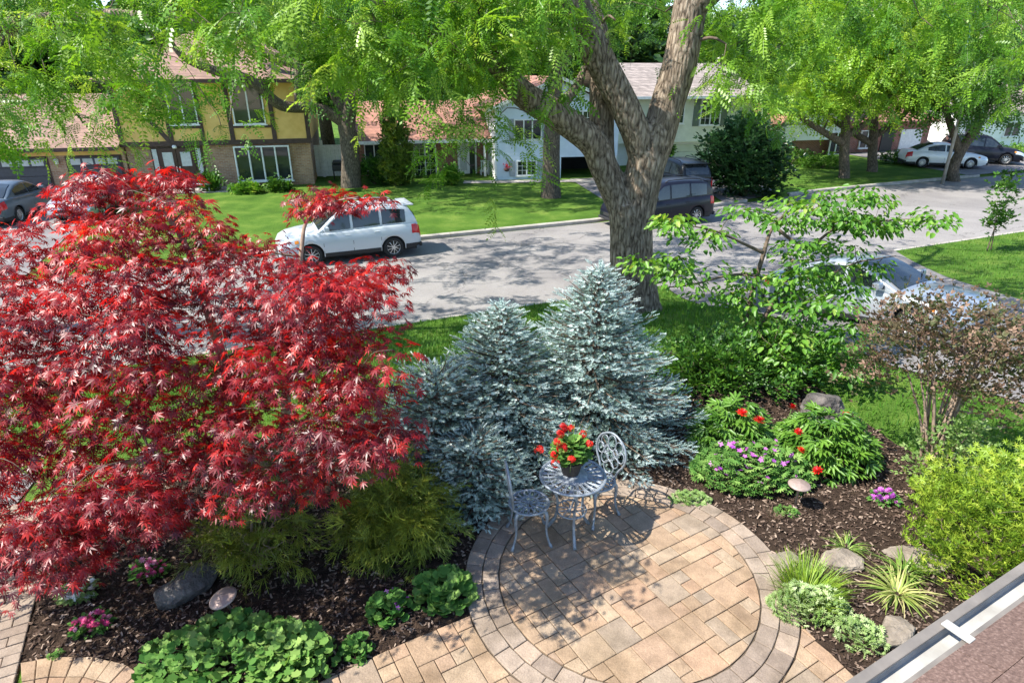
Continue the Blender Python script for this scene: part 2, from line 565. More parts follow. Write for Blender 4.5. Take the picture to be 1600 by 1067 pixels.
M['purple'] = leafmat('purple_petal', [(0, (0.30, 0.06, 0.38)), (0.6, (0.48, 0.10, 0.46)), (1, (0.62, 0.2, 0.58))], 0.25, tint=(1.1, 1, 1.1))
M['pink'] = leafmat('pink_petal', [(0, (0.6, 0.05, 0.2)), (0.6, (0.78, 0.14, 0.34)), (1, (0.85, 0.5, 0.6))], 0.25, tint=(1.1, 1, 1))
M['white'] = leafmat('white_petal', [(0, (0.7, 0.72, 0.66)), (1, (0.82, 0.82, 0.8))], 0.2, tint=(1, 1, 1))

# ------------------------------------------------------------------ the setting: ground, road, kerbs, driveways
def in_poly(x, y, poly):
    c = False
    n = len(poly)
    j = n - 1
    for i in range(n):
        xi, yi = poly[i][0], poly[i][1]
        xj, yj = poly[j][0], poly[j][1]
        if (yi > y) != (yj > y) and x < (xj - xi) * (y - yi) / (yj - yi) + xi:
            c = not c
        j = i
    return c

def build_ground():
    us = np.unique(np.concatenate([np.linspace(-320, -40, 12), np.linspace(-40, 50, 121), np.linspace(50, 320, 12)]))
    near = np.unique(np.concatenate([np.linspace(-30, -12, 8), np.linspace(-12, -0.18, 40)]))
    far = np.array([0.18, 1, 2, 4, 8, 15, 30, 60, 120, 300.])
    V, F = [], []
    rows = []
    for w in near: rows.append(('n', w))
    rows += [('a', 0.0), ('b', 0.0)]
    for w in far: rows.append(('f', w))
    for k, w in rows:
        for u in us:
            if k == 'n':
                p = street(u, w); V.append((p[0], p[1], gz(*p)))
            elif k == 'a':
                p = street(u, 0.1); V.append((p[0], p[1], ROAD_Z - 0.06))
            elif k == 'b':
                p = street(u, road_w(u) - 0.1); V.append((p[0], p[1], ROAD_Z - 0.06))
            else:
                p = street(u, road_w(u) + w); V.append((p[0], p[1], -1.16 + 0.06 * smooth(w / 8)))
    n = len(us)
    for r in range(len(rows) - 1):
        for i in range(n - 1):
            F.append((r * n + i, r * n + i + 1, (r + 1) * n + i + 1, (r + 1) * n + i))
    mb = MB().add(V, F)
    o = mb.build('ground', M['lawn'], None, True)
    o['kind'] = 'structure'
build_ground()

def strip(name, w0, w1, z, m, u0=-120, u1=160, n=80):
    mb = MB()
    V, F = [], []
    for i in range(n + 1):
        u = u0 + (u1 - u0) * i / n
        a, b = street(u, w0(u)), street(u, w1(u))
        V += [(a[0], a[1], z), (b[0], b[1], z)]
    for i in range(n):
        F.append((2 * i, 2 * i + 2, 2 * i + 3, 2 * i + 1))
    o = mb.add(V, F).build(name, m)
    o['kind'] = 'structure'
strip('road', lambda u: 0.0, lambda u: road_w(u), ROAD_Z, M['asphalt'], n=240)

def kerb(name, w0, side, gaps):
    """A run of cast kerb lengths, each a piece of its own, dropped where a driveway crosses."""
    root = bpy.data.objects.new(name, None)
    link(root)
    root['kind'] = 'structure'
    u = -44.0
    while u < 60:
        u2 = u + 3.0
        h = 0.03 if any(a < (u + u2) / 2 < b for a, b in gaps) else 0.15
        mb = MB()
        V = []
        for uu in (u + 0.008, u2 - 0.008):
            ww = w0(uu)
            for dw, dz in ((0, -0.1), (0, h - 0.03), (0.03 * side, h), (0.17 * side, h + 0.005), (0.17 * side, -0.1)):
                p = street(uu, ww + dw)
                V.append((p[0], p[1], ROAD_Z + dz))
        F = [(i, i + 1, 5 + i + 1, 5 + i) for i in range(4)] + [(0, 1, 2, 3, 4), (9, 8, 7, 6, 5)]
        mb.add(V, F).build('kerb_stone', M['kerb'], root)
        u = u2
kerb('kerb_garden_side', lambda u: -0.0, -1, [(4, 13)])
kerb('kerb_house_side', lambda u: road_w(u), 1, [(-24, -9), (8.6, 12), (14.5, 18.5), (33, 44)])

def sheet(name, poly, m, dz=0.02, step=0.5, kind='structure'):
    """A surface that follows the ground inside a polygon."""
    import bmesh
    bm = bmesh.new()
    vs = [bm.verts.new((p[0], p[1], 0)) for p in poly]
    bm.faces.new(vs)
    xs = [p[0] for p in poly]; ys = [p[1] for p in poly]
    x = min(xs) + step
    while x < max(xs):
        bmesh.ops.bisect_plane(bm, geom=bm.verts[:] + bm.edges[:] + bm.faces[:], plane_co=(x, 0, 0), plane_no=(1, 0, 0))
        x += step
    y = min(ys) + step
    while y < max(ys):
        bmesh.ops.bisect_plane(bm, geom=bm.verts[:] + bm.edges[:] + bm.faces[:], plane_co=(0, y, 0), plane_no=(0, 1, 0))
        y += step
    for v in bm.verts:
        v.co.z = gz(v.co.x, v.co.y) + dz
    me = bpy.data.meshes.new(name)
    bm.to_mesh(me); bm.free()
    for p in me.polygons:
        p.use_smooth = True
    me.materials.append(m)
    o = bpy.data.objects.new(name, me)
    link(o)
    o['kind'] = kind
    return o

def P2(px, py):
    g = gp(px, py)
    return (g.x, g.y)

e0 = street(4.6, -0.02); e1 = street(14.0, -0.02)
DRIVE = [e0, P2(1180, 489), P2(1260, 517), P2(1392, 573), P2(1600, 632), (16, 6.5), (20, 9), (14.5, 11.6), (12.1, 13.6), (12.3, 17.0), e1]
sheet('driveway', DRIVE, M['drive'], 0.03, 0.6)
a = street(-21.5, 8.12); b = street(-12.2, 8.12)
sheet('driveway_tudor_house', [a, b, (-19.6, 31.4), (-29, 29.4)], M['drive'], 0.02, 3)
a = street(8.8, 8.12); b = street(11.8, 8.12)
sheet('driveway_carport', [a, b, (6.5, 36.4), (3.2, 35.5)], M['drive'], 0.02, 3)
a = street(14.4, road_w(14.4) + .02); b = street(18.4, road_w(18.4) + .02)
sheet('driveway_white_house', [a, b, (14.2, 40.5), (10.0, 39.6)], M['drive'], 0.02, 3)
a = street(33, 9.72); b = street(44, 9.72)
sheet('driveway_far', [a, b, (36, 52), (24, 47)], M['drive'], 0.02, 3)
sheet('path_blue_house', [(-2.6, 33.9), (3.2, 34.4), (6.2, 33.2), (6.6, 34.0), (3.6, 35.2), (-2.6, 34.8)], M['kerb'], 0.03, 3)

# mulch bed round the patio
BED = [P2(62, 905), P2(33, 1036), P2(120, 1031), P2(215, 1048), (-2.9, 3.2), (-0.95, 3.2), (-0.3, 3.9), (0.5, 3.0), (2.2, 3.0), (3.2, 2.2), (6.5, 3.4), (6.2, 5.6),
       P2(1480, 735), P2(1400, 695), P2(1330, 645), (4.4, 9.6), (2.2, 9.7), (0.6, 8.6), (-1.2, 7.6), (-2.6, 7.2), (-4.4, 6.6), (-4.9, 5.6)]
sheet('mulch_bed', BED, M['soil'], 0.012, 0.35)

# ------------------------------------------------------------------ patio, its pavers one by one
PC = (1.08, 4.59)

def clip(poly, a, b):
    """Keep the part of poly on the left of a->b."""
    out = []
    n = len(poly)
    def sd(p): return (b[0] - a[0]) * (p[1] - a[1]) - (b[1] - a[1]) * (p[0] - a[0])
    for i in range(n):
        p, q = poly[i], poly[(i + 1) % n]
        sp, sq = sd(p), sd(q)
        if sp >= 0: out.append(p)
        if sp * sq < 0:
            t = sp / (sp - sq)
            out.append((p[0] + t * (q[0] - p[0]), p[1] + t * (q[1] - p[1])))
    return out

def area(p):
    return 0.5 * sum(p[i][0] * p[(i + 1) % len(p)][1] - p[(i + 1) % len(p)][0] * p[i][1] for i in range(len(p)))

def inset(poly, d):
    c = poly
    n = len(poly)
    for i in range(n):
        a, b = poly[i], poly[(i + 1) % n]
        l = math.hypot(b[0] - a[0], b[1] - a[1])
        if l < 1e-6: continue
        nx, ny = -(b[1] - a[1]) / l * d, (b[0] - a[0]) / l * d
        c = clip(c, (a[0] + nx, a[1] + ny), (b[0] + nx, b[1] + ny))
        if len(c) < 3: return []
    return c

def paver(poly, m, parent, gap=0.0035, top=0.03):
    if area(poly) < 0: poly = poly[::-1]
    p0 = inset(poly, gap)
    if len(p0) < 3 or area(p0) < 0.0012: return
    p1 = inset(p0, 0.005)
    if len(p1) != len(p0): p1 = None
    top += random.uniform(-0.0025, 0.0025)
    n = len(p0)
    tx, ty = random.uniform(-.012, .012), random.uniform(-.012, .012)
    cx = sum(p[0] for p in p0) / n; cy = sum(p[1] for p in p0) / n
    def zz(p, z): return z + (p[0] - cx) * tx + (p[1] - cy) * ty
    V = [(x - cx, y - cy, -0.02) for x, y in p0]
    F = []
    if p1:
        V += [(p[0] - cx, p[1] - cy, zz(p, top - 0.004)) for p in p0] + [(p[0] - cx, p[1] - cy, zz(p, top)) for p in p1]
        for r in range(2):
            F += [(r * n + i, r * n + (i + 1) % n, (r + 1) * n + (i + 1) % n, (r + 1) * n + i) for i in range(n)]
        F.append(tuple(range(2 * n, 3 * n)))
    else:
        V += [(p[0] - cx, p[1] - cy, zz(p, top)) for p in p0]
        F += [(i, (i + 1) % n, n + (i + 1) % n, n + i) for i in range(n)]
        F.append(tuple(range(n, 2 * n)))
    o = MB().add(V, F).build('paver', m, parent)
    o.location = (cx, cy, 0)

def ashlar(ang, org, unit, nx, ny, seed):
    """Random-size rectangular stones laid on a square grid, as polygons."""
    r = random.Random(seed)
    used = {}
    out = []
    ca, sa = math.cos(ang), math.sin(ang)
    for j in range(ny):
        for i in range(nx):
            if (i, j) in used: continue
            sizes = [(2, 2), (2, 1), (1, 2), (2, 1), (1, 1), (1, 1), (2, 2)]
            r.shuffle(sizes)
            for (w, h) in sizes + [(1, 1)]:
                if i + w <= nx and j + h <= ny and not any((i + a, j + b) in used for a in range(w) for b in range(h)):
                    break
            for a in range(w):
                for b in range(h): used[(i + a, j + b)] = 1
            q = [(i, j), (i + w, j), (i + w, j + h), (i, j + h)]
            out.append([(org[0] + (x * ca - y * sa) * unit, org[1] + (x * sa + y * ca) * unit) for x, y in q])
    return out

patio = bpy.data.objects.new('paved_patio', None)
link(patio); patio['kind'] = 'structure'
R0, R1, R2 = 1.20, 1.36, 1.525
circ = lambda r, n=48: [(PC[0] + r * math.cos(2 * math.pi * k / n), PC[1] + r * math.sin(2 * math.pi * k / n)) for k in range(n)]
WALK_L = [P2(735, 962), P2(600, 1022), P2(470, 1085), (-2.6, 2.6)]
WALK = [(PC[0] - 1.47, PC[1] - 0.42), P2(640, 1003), P2(455, 1090), (-2.4, 2.4), (2.0, 2.2), (3.1, 3.1), P2(1336, 1062), P2(1236, 968), (PC[0] + 1.47, PC[1] - 0.42)]
MB().prism(circ(1.53), -0.02, 0.013).build('joint_sand', M['sand'], patio)
MB().prism(WALK[::-1] if area(WALK) < 0 else WALK, -0.021, 0.0105).build('joint_sand', M['sand'], patio)
FA = math.radians(31)
ca, sa = math.cos(FA), math.sin(FA)
org = (PC[0] - 1.5 * ca + 1.5 * sa, PC[1] - 1.5 * sa - 1.5 * ca)
for q in ashlar(FA, org, 0.142, 21, 21, 5):
    p = q
    cc = circ(R0, 72)
    for k in range(72):
        p = clip(p, cc[k], cc[(k + 1) % 72])
        if len(p) < 3: break
    if len(p) >= 3:
        paver(p, M['paver'], patio)
for (ra, rb, n, off) in ((R0 + .004, R1, 38, 0.0), (R1, R2, 44, 0.07)):
    edges = [off + 2 * math.pi * (k + random.uniform(-.08, .08)) / n for k in range(n)]
    for k in range(n):
        a0 = edges[k]; a1 = edges[(k + 1) % n] + (2 * math.pi if k == n - 1 else 0)
        am = (a0 + a1) / 2
        q = [(PC[0] + r * math.cos(a), PC[1] + r * math.sin(a)) for r, a in ((ra, a0), (rb, a0), (rb, am), (rb, a1), (ra, a1), (ra, am))]
        paver(q[::-1] if area(q) < 0 else q, M['ring'], patio)
# walkway round the ring towards the house
def outside_circle(p, r):
    """Trim a small convex polygon against the outside of the ring (single chord)."""
    cx = sum(a[0] for a in p) / len(p) - PC[0]; cy = sum(a[1] for a in p) / len(p) - PC[1]
    l = math.hypot(cx, cy)
    if min(math.hypot(a[0] - PC[0], a[1] - PC[1]) for a in p) > r: 
        return p
    nx, ny = cx / l, cy / l
    c = (PC[0] + nx * r, PC[1] + ny * r)
    return clip(p, c, (c[0] + ny, c[1] - nx))
EDGES = [((-0.36, 4.10), P2(640, 1003)), (P2(640, 1003), P2(455, 1090)), (P2(1336, 1062), P2(1222, 950))]
for q in ashlar(FA - math.radians(1), (org[0] - 2.2, org[1] - 3.4), 0.142, 50, 32, 9):
    cx = sum(a[0] for a in q) / 4; cy = sum(a[1] for a in q) / 4
    if cy < 2.7 or cx < -2.2 or cx > 3.0 or cy > 4.6: continue
    if max(math.hypot(a[0] - PC[0], a[1] - PC[1]) for a in q) < R2 + 0.03: continue
    p = outside_circle(q if area(q) > 0 else q[::-1], R2 + 0.005)
    for A_, B_ in EDGES:
        if len(p) < 3: break
        p = clip(p, A_, B_)
    if len(p) >= 3: paver(p, M['paver'], patio)

# side path at the left with its curved soldier course
spath = bpy.data.objects.new('side_path', None)
link(spath); spath['kind'] = 'structure'
L0, L1 = Vector((*P2(72, 880), 0)), Vector((*P2(33, 1036), 0))
ld = (L1 - L0).normalized(); lp = Vector((-ld.y, ld.x, 0))
if lp.x > 0: lp = -lp
MB().prism([(p.x, p.y) for p in (L0 - ld * 1.2, L0 - ld * 1.2 + lp * 0.75, L1 + ld * 1.0 + lp * 0.75, L1 + ld * 1.0)], -0.02, 0.012).build('joint_sand', M['sand'], spath)
for r in range(24):
    for c in range(3):
        s0 = -1.2 + r * 0.112
        o0 = 0.003 + c * 0.235 - (0.11 if r % 2 and c else 0)
        o1 = 0.003 + (c + 1) * 0.235 - (0.11 if r % 2 and c < 2 else 0)
        q = [L0 + ld * (s0 + ds) + lp * oo for ds, oo in ((0, o0), (0, o1), (0.112, o1), (0.112, o0))]
        paver([(v.x, v.y) for v in q], M['ring'], spath)
arc = [Vector((*P2(33, 1038), 0)), Vector((*P2(85, 1029), 0)), Vector((*P2(150, 1029), 0)), Vector((*P2(200, 1042), 0)), Vector((*P2(235, 1066), 0))]
def arcp(t):
    t *= len(arc) - 1
    i = min(int(t), len(arc) - 2)
    return arc[i].lerp(arc[i + 1], t - i)
for rr in range(2):
    for k in range(8):
        p0, p1 = arcp(k / 8), arcp((k + 1) / 8)
        cen = Vector((-3.3, 2.75, 0))
        f0, f1 = 1 - 0.2 * rr, 1 - 0.2 * (rr + 1)
        q = [cen + (p0 - cen) * f0, cen + (p1 - cen) * f0, cen + (p1 - cen) * f1, cen + (p0 - cen) * f1]
        paver([(v.x, v.y) for v in q], M['paver'], spath)
sheet('driveway_side', [(-8, 3.2), (-4.95, 3.4), (-5.6, 6.2), (-9, 6.6)], M['drive'], 0.016, 1)

# mulch chips over the bed
def pts_in(poly, n, holes=()):
    xs = [p[0] for p in poly]; ys = [p[1] for p in poly]
    P = np.stack([RNG.uniform(min(xs), max(xs), n), RNG.uniform(min(ys), max(ys), n)], 1)
    def inside(P, poly):
        c = np.zeros(len(P), bool)
        j = len(poly) - 1
        for i in range(len(poly)):
            xi, yi = poly[i][:2]; xj, yj = poly[j][:2]
            if yi != yj:
                k = ((yi > P[:, 1]) != (yj > P[:, 1])) & (P[:, 0] < (xj - xi) * (P[:, 1] - yi) / (yj - yi) + xi)
                c ^= k
            j = i
        return c
    m = inside(P, poly)
    for h in holes: m &= ~inside(P, h)
    return P[m]
SIDE = [(p.x, p.y) for p in (L0 - ld * 1.2, L0 - ld * 1.2 + lp * 0.75, L1 + ld * 1.0 + lp * 0.75, L1 + ld * 1.0)]
P = pts_in(BED, 70000, [circ(1.53), WALK, SIDE])
P = P[P[:, 1] < 8.5]
n = len(P)
chipT = ([(-.5, -.16, 0), (.5, -.2, .02), (.5, .15, .05), (-.5, .2, .03)], [(0, 1, 2, 3)])
Z = np.array([gz(x, y) for x, y in P]) + 0.016 + RNG.random(n) * 0.02
up = np.stack([RNG.normal(0, .5, n), RNG.normal(0, .5, n), np.ones(n)], 1)
o = scatter('mulch', chipT, np.column_stack([P, Z]), RNG.normal(0, 1, (n, 3)) * [1, 1, .25], up, RNG.uniform(.018, .05, n), M['chip'])
tag(o, 'brown shredded bark mulch covering the garden bed', 'mulch', kind='stuff')

# lawn grass near the garden
LAWN_A = [(-9, 7), (-4.6, 6.9), (-2.6, 7.3), (-1.2, 7.7), (0.6, 8.7), (2.2, 9.8), (4.4, 9.7), P2(1330, 645), P2(1400, 695), P2(1480, 735), (6.3, 5.6), (9.8, 6.5), (10.5, 8.6),
          P2(1600, 634), P2(1392, 575), P2(1260, 519), P2(1180, 491), street(4.5, -0.2), street(-14, -0.2)]
LAWN_B = [street(14.1, -.2), (12.5, 17), (12.3, 13.6), (14.7, 11.7), (22, 11), street(24, -.2)]
bl = ([(-.1, 0, 0), (.1, 0, 0), (.07, .14, .55), (-.07, .14, .55), (.004, .45, 1), (-.004, .45, 1)], [(0, 1, 2, 3), (3, 2, 4, 5)])
P = np.concatenate([pts_in(LAWN_A, 90000), pts_in(LAWN_B, 15000)])
n = len(P)
Z = np.array([gz(x, y) for x, y in P])
o = scatter('grass', bl, np.column_stack([P, Z]), RNG.normal(0, 1, (n, 3)) * [1, 1, 0.0], np.stack([RNG.normal(0, .2, n), RNG.normal(0, .2, n), np.ones(n)], 1), RNG.uniform(.05, .1, n), M['blade'],
            rnd=np.clip(RNG.normal(.45, .22, n) + .22 * np.sin(P[:, 0] * 1.7 + 2 * np.sin(P[:, 1] * .9)) * np.sin(P[:, 1] * 1.3 + P[:, 0] * .6), 0, 1))
tag(o, 'short mown green lawn grass between garden and street', 'grass', kind='stuff')

# ------------------------------------------------------------------ houses
M['stucco'] = mat('ochre_stucco', [(0.3, (0.66, 0.41, 0.12)), (0.7, (0.78, 0.52, 0.18))], 3, 0.9, 0.4, 60, 0.01)
M['timber'] = mat('dark_timber', [(0.3, (0.045, 0.025, 0.02)), (0.7, (0.085, 0.05, 0.04))], 6, 0.7, 0.3, 20, 0.01)
M['brick'] = brickmat('tan_brick', (0.42, 0.25, 0.14), (0.30, 0.155, 0.085), (0.4, 0.34, 0.27))
M['redbrick'] = brickmat('red_brick', (0.22, 0.07, 0.045), (0.30, 0.1, 0.06), (0.34, 0.28, 0.24))
M['roofA'] = shinglemat('brown_shingle', (0.27, 0.165, 0.125))
M['roofB'] = shinglemat('red_brown_shingle', (0.33, 0.16, 0.115))
M['roofC'] = shinglemat('grey_shingle', (0.28, 0.235, 0.21))
M['siding'] = mat('blue_siding', [(0.3, (0.56, 0.64, 0.74)), (0.7, (0.68, 0.75, 0.84))], 2, 0.6, 0.1, 20, 0.005)
M['sidingW'] = mat('white_siding', [(0.3, (0.72, 0.72, 0.68)), (0.7, (0.82, 0.82, 0.78))], 2, 0.6, 0.1, 20, 0.005)
M['cream'] = mat('cream_siding', [(0.3, (0.58, 0.60, 0.48)), (0.7, (0.70, 0.71, 0.58))], 2, 0.6, 0.1, 20, 0.005)
M['trimW'] = plain('white_trim', (0.78, 0.78, 0.76), 0.5)
M['shutter'] = plain('grey_shutter', (0.33, 0.36, 0.4), 0.6)
M['shutterG'] = plain('green_shutter', (0.13, 0.16, 0.13), 0.6)
M['dark'] = plain('black_metal', (0.02, 0.02, 0.022), 0.45)
M['garage'] = plain('charcoal_door', (0.06, 0.06, 0.07), 0.5)
M['door'] = plain('brown_door', (0.06, 0.03, 0.022), 0.35)
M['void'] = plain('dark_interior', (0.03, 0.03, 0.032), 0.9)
M['glass'] = glassmat('window_glass')
M['curtain'] = plain('pale_curtain', (0.5, 0.52, 0.5), 0.9)
M['deck'] = mat('porch_deck', [(0.3, (0.3, 0.2, 0.13)), (0.7, (0.42, 0.3, 0.2))], 4, 0.8, 0.3, 20, 0.01)

def rect_frame(mb, x0, x1, z0, z1, y0, y1, t):
    mb.box(x0, x1, y0, y1, z0, z0 + t).box(x0, x1, y0, y1, z1 - t, z1)
    mb.box(x0, x0 + t, y0, y1, z0 + t, z1 - t).box(x1 - t, x1, y0, y1, z0 + t, z1 - t)

def window(parent, x0, x1, z0, z1, y=0.0, cols=2, bars=0, m=None, depth=0.07, t=0.055):
    """Frame proud of the wall, panes set behind it, optional glazing bars."""
    m = m or M['trimW']
    mb = MB()
    rect_frame(mb, x0, x1, z0, z1, y - depth, y + 0.03, t)
    w = (x1 - x0 - 2 * t) / cols
    for c in range(1, cols):
        xc = x0 + t + c * w
        mb.box(xc - 0.03, xc + 0.03, y - depth + .006, y + 0.03, z0 + t, z1 - t)
    if bars:
        for c in range(cols):
            xa = x0 + t + c * w
            mb.box(xa + w / 2 - .009, xa + w / 2 + .009, y - 0.035, y + 0.02, z0 + t, z1 - t)
            for k in range(1, bars + 1):
                zc = z0 + t + (z1 - z0 - 2 * t) * k / (bars + 1)
                mb.box(xa, xa + w, y - 0.034, y + 0.019, zc - .009, zc + .009)
    f = mb.build('window', m, parent)
    for c in range(cols):
        xa = x0 + t + c * w + (0.03 if c else 0)
        xb = x0 + t + (c + 1) * w - (0.03 if c < cols - 1 else 0)
        MB().box(xa, xb, y - 0.012, y + 0.012, z0 + t, z1 - t).build('pane', M['glass'], f)
    MB().box(x0 - .06, x1 + .06, y - depth - .03, y - 0.002, z0 - .05, z0 - .003).build('sill', m, f)
    return f

def gable_roof(parent, x0, x1, y0, y1, ze, zr, m, axis='x', over=0.4, name='roof', th=0.12):
    """A two-slope roof slab: ridge along x (or y)."""
    mb = MB()
    if axis == 'x':
        a, b, c, d = x0 - over * .5, x1 + over * .5, y0 - over, y1 + over
        ym = (y0 + y1) / 2
        sl = (zr - ze) / (ym - c)
        V = [(a, c, ze), (b, c, ze), (b, ym, zr), (a, ym, zr), (a, d, ze), (b, d, ze)]
        V += [(x, y, z - th) for x, y, z in V]
        F = [(0, 1, 2, 3), (3, 2, 5, 4), (6, 9, 8, 7), (9, 10, 11, 8), (0, 6, 7, 1), (4, 5, 11, 10), (0, 3, 9, 6), (3, 4, 10, 9), (1, 7, 8, 2), (2, 8, 11, 5)]
    else:
        a, b, c, d = x0 - over, x1 + over, y0 - over * .6, y1 + over * .6
        xm = (x0 + x1) / 2
        V = [(a, c, ze), (xm, c, zr), (b, c, ze), (a, d, ze), (xm, d, zr), (b, d, ze)]
        V += [(x, y, z - th) for x, y, z in V]
        F = [(0, 1, 4, 3), (1, 2, 5, 4), (6, 9, 10, 7), (7, 10, 11, 8), (0, 3, 9, 6), (2, 8, 11, 5), (0, 6, 7, 1), (1, 7, 8, 2), (3, 4, 10, 9), (4, 5, 11, 10)]
    return mb.add(V, F).build(name, m, parent)

def siding(parent, x0, x1, z0, z1, y, m, h=0.2, flip=False, top=None):
    """Lap boards, each a piece of its own: lower edge proud of the wall below."""
    z = z0
    while z < z1 - 0.02:
        zt = min(z + h, z1)
        xa, xb = x0, x1
        if top:
            xa, xb = top(zt)
            if xb - xa < 0.2: break
        V = [(xa, y - .026, z), (xb, y - .026, z), (xb, y - .006, zt), (xa, y - .006, zt), (xa, y + .01, z), (xb, y + .01, z), (xb, y + .01, zt), (xa, y + .01, zt)]
        if flip:
            V = [(p[1], p[0], p[2]) for p in V]
        MB().add(V, [(0, 1, 2, 3), (1, 0, 4, 5), (3, 2, 6, 7), (0, 3, 7, 4), (2, 1, 5, 6)]).build('siding_board', m, parent)
        z = zt

# --- half-timbered house at the left
h1 = thing('tudor_house', 'half-timbered house with ochre stucco, brown beams, tan brick and double garage', 'house', (-18.9, 31.8, -1.12), math.radians(13.3), s=1.047)
MB().box(0.0, 8.3, 0.12, 9.0, 0, 2.05).build('ground_floor_wall', M['brick'], h1)
MB().box(-0.05, 8.35, -0.1, 9.1, 2.12, 5.0).build('upper_wall', M['stucco'], h1)
mb = MB()
mb.box(-0.12, 8.42, -0.16, -0.1, 2.03, 2.25).box(-0.12, 8.42, -0.16, -0.1, 4.85, 5.02)
for xx in (-0.1, 2.02, 4.72, 6.62, 8.2):
    mb.box(xx, xx + 0.2, -0.155, -0.1, 2.25, 4.85)
mb.box(2.22, 3.5, -0.15, -0.1, 2.8, 2.93).box(4.92, 6.62, -0.15, -0.1, 2.78, 2.9)
mb.xprism([(0.75, 3.9), (0.95, 3.9), (2.02, 2.42), (2.02, 2.25), (1.9, 2.25)], -0.152, -0.1)
mb.box(3.42, 3.6, -0.153, -0.1, 2.25, 4.85)
mb.build('timber_beams', M['timber'], h1)
o = MB().add([(-.6, -.75, 4.95), (8.95, -.75, 4.95), (8.95, 9.7, 4.95), (-.6, 9.7, 4.95), (2.9, 4.4, 7.15), (5.4, 4.4, 7.15),
              (-.6, -.75, 4.8), (8.95, -.75, 4.8), (8.95, 9.7, 4.8), (-.6, 9.7, 4.8)],
             [(0, 1, 5, 4), (1, 2, 5), (2, 3, 4, 5), (3, 0, 4), (6, 7, 1, 0), (7, 8, 2, 1), (8, 9, 3, 2), (9, 6, 0, 3), (9, 8, 7, 6)]).build('roof', M['roofA'], h1)
MB().box(-.62, 8.97, -.86, -.755, 4.78, 4.93).build('gutter', M['timber'], o)
window(h1, 2.24, 3.44, 2.98, 4.78, -0.12, 2)
window(h1, 5.0, 6.42, 2.94, 4.78, -0.12, 2)
# entrance
MB().box(1.08, 3.32, -0.02, 0.118, 0.04, 2.03).build('door_surround', M['timber'], h1)
for k, x in enumerate((1.42, 2.2)):
    d = MB().box(x, x + 0.74, -0.06, -0.022, 0.08, 1.92).build('door', M['door'], h1)
    rect = MB(); rect_frame(rect, x + .1, x + .64, 1.05, 1.8, -0.075, -0.062, 0.05); rect.build('door_trim', M['timber'], d)
    MB().box(x + .15, x + .59, -0.07, -0.062, 1.1, 1.75).build('pane', M['curtain'], d)
    MB().box(x + .12, x + .62, -0.08, -0.062, .2, .85).build('door_panel', M['timber'], d)
    hx = x + (0.68 if k == 0 else 0.04)
    MB().tube([(hx, -.11, .85), (hx, -.11, 1.1)], .02, 6).build('handle', M['trimW'], d)
for x in (1.14, 3.04):
    MB().box(x, x + .2, -0.035, -0.022, .35, 1.9).build('side_pane', M['curtain'], h1)
window(h1, 4.75, 7.3, 0.28, 1.95, 0.02, 4, 0, M['trimW'], 0.2, 0.06)
MB().lathe([(0.0, 0), (.09, .0), (.11, .06), (.08, .14), (0.0, .16)], 10, (2.18, -.13, 1.93)).build('porch_lamp', M['trimW'], h1, True)
MB().box(0.9, 4.4, -1.4, 0.0, -0.02, 0.06).build('porch_slab', M['kerb'], h1)
# garage wing
gw = MB().box(-9.2, -0.06, 0.0, 8.0, 0, 2.1)
gw.build('garage_wall', M['brick'], h1)
MB().box(-9.22, -0.12, -0.03, -0.002, 1.72, 2.1).build('stucco_band', M['stucco'], h1)
gable_roof(h1, -9.2, -0.35, 0, 7.6, 2.1, 4.25, M['roofA'], 'x', 0.55, 'garage_roof')
MB().box(-9.4, -0.13, -0.64, -0.56, 1.94, 2.1).build('fascia', M['timber'], h1)
for (x0, x1) in ((-2.55, -0.2), (-5.9, -3.25), (-9.0, -6.5)):
    g = MB().box(x0, x1, -0.025, -0.001, 0.02, 1.7)
    g.build('garage_frame', M['timber'], h1)
    for k in range(4):
        p = MB().box(x0 + .1, x1 - .1, -0.06, -0.027, 0.03 + k * .405, 0.42 + k * .405).build('garage_door_panel', M['garage'], h1, bevel=0.01)
        if k == 3:
            w = (x1 - x0 - .3) / 4
            for c in range(4):
                MB().box(x0 + .15 + c * w + .05, x0 + .15 + (c + 1) * w - .05, -0.066, -0.061, 1.3, 1.56).build('pane', M['curtain'], p)
MB().lathe([(0.0, 0), (.08, 0), (.1, .2), (0.05, .25), (0, .26)], 8, (-2.9, -.1, 1.35)).build('wall_lamp', M['trimW'], h1, True)

# bench and planter by the tudor door
tp = thing('garden_bench', 'small grey bench by the brown double door', 'bench', h1.location + Vector((3.55, -0.35, 0)), math.radians(13.3))
MB().box(-.45, .45, -.18, .18, .38, .43).build('seat', M['shutter'], tp)
for x in (-.38, .38):
    MB().box(x - .03, x + .03, -.16, .16, 0, .38).build('leg', M['shutter'], tp)

# white gate between the houses
f = thing('white_fence', 'white board fence with gate between the two nearest houses', 'fence', (-11.2, 36.2, -1.12), math.radians(10))
for k in range(14):
    MB().box(-.9 + k * .22, -.69 + k * .22, 0, .03, .06, 1.75).build('board', M['trimW'], f)
for k in (0, 1, 2):
    MB().box(-.98 + k * 1.52, -.84 + k * 1.52, -.04, .08, 0, 2.0).build('post', M['trimW'], f)
MB().box(-.9, 2.2, -.02, -.001, 1.5, 1.62).build('rail', M['trimW'], f)
MB().box(-.9, 2.2, -.02, -.001, .3, .42).build('rail', M['trimW'], f)

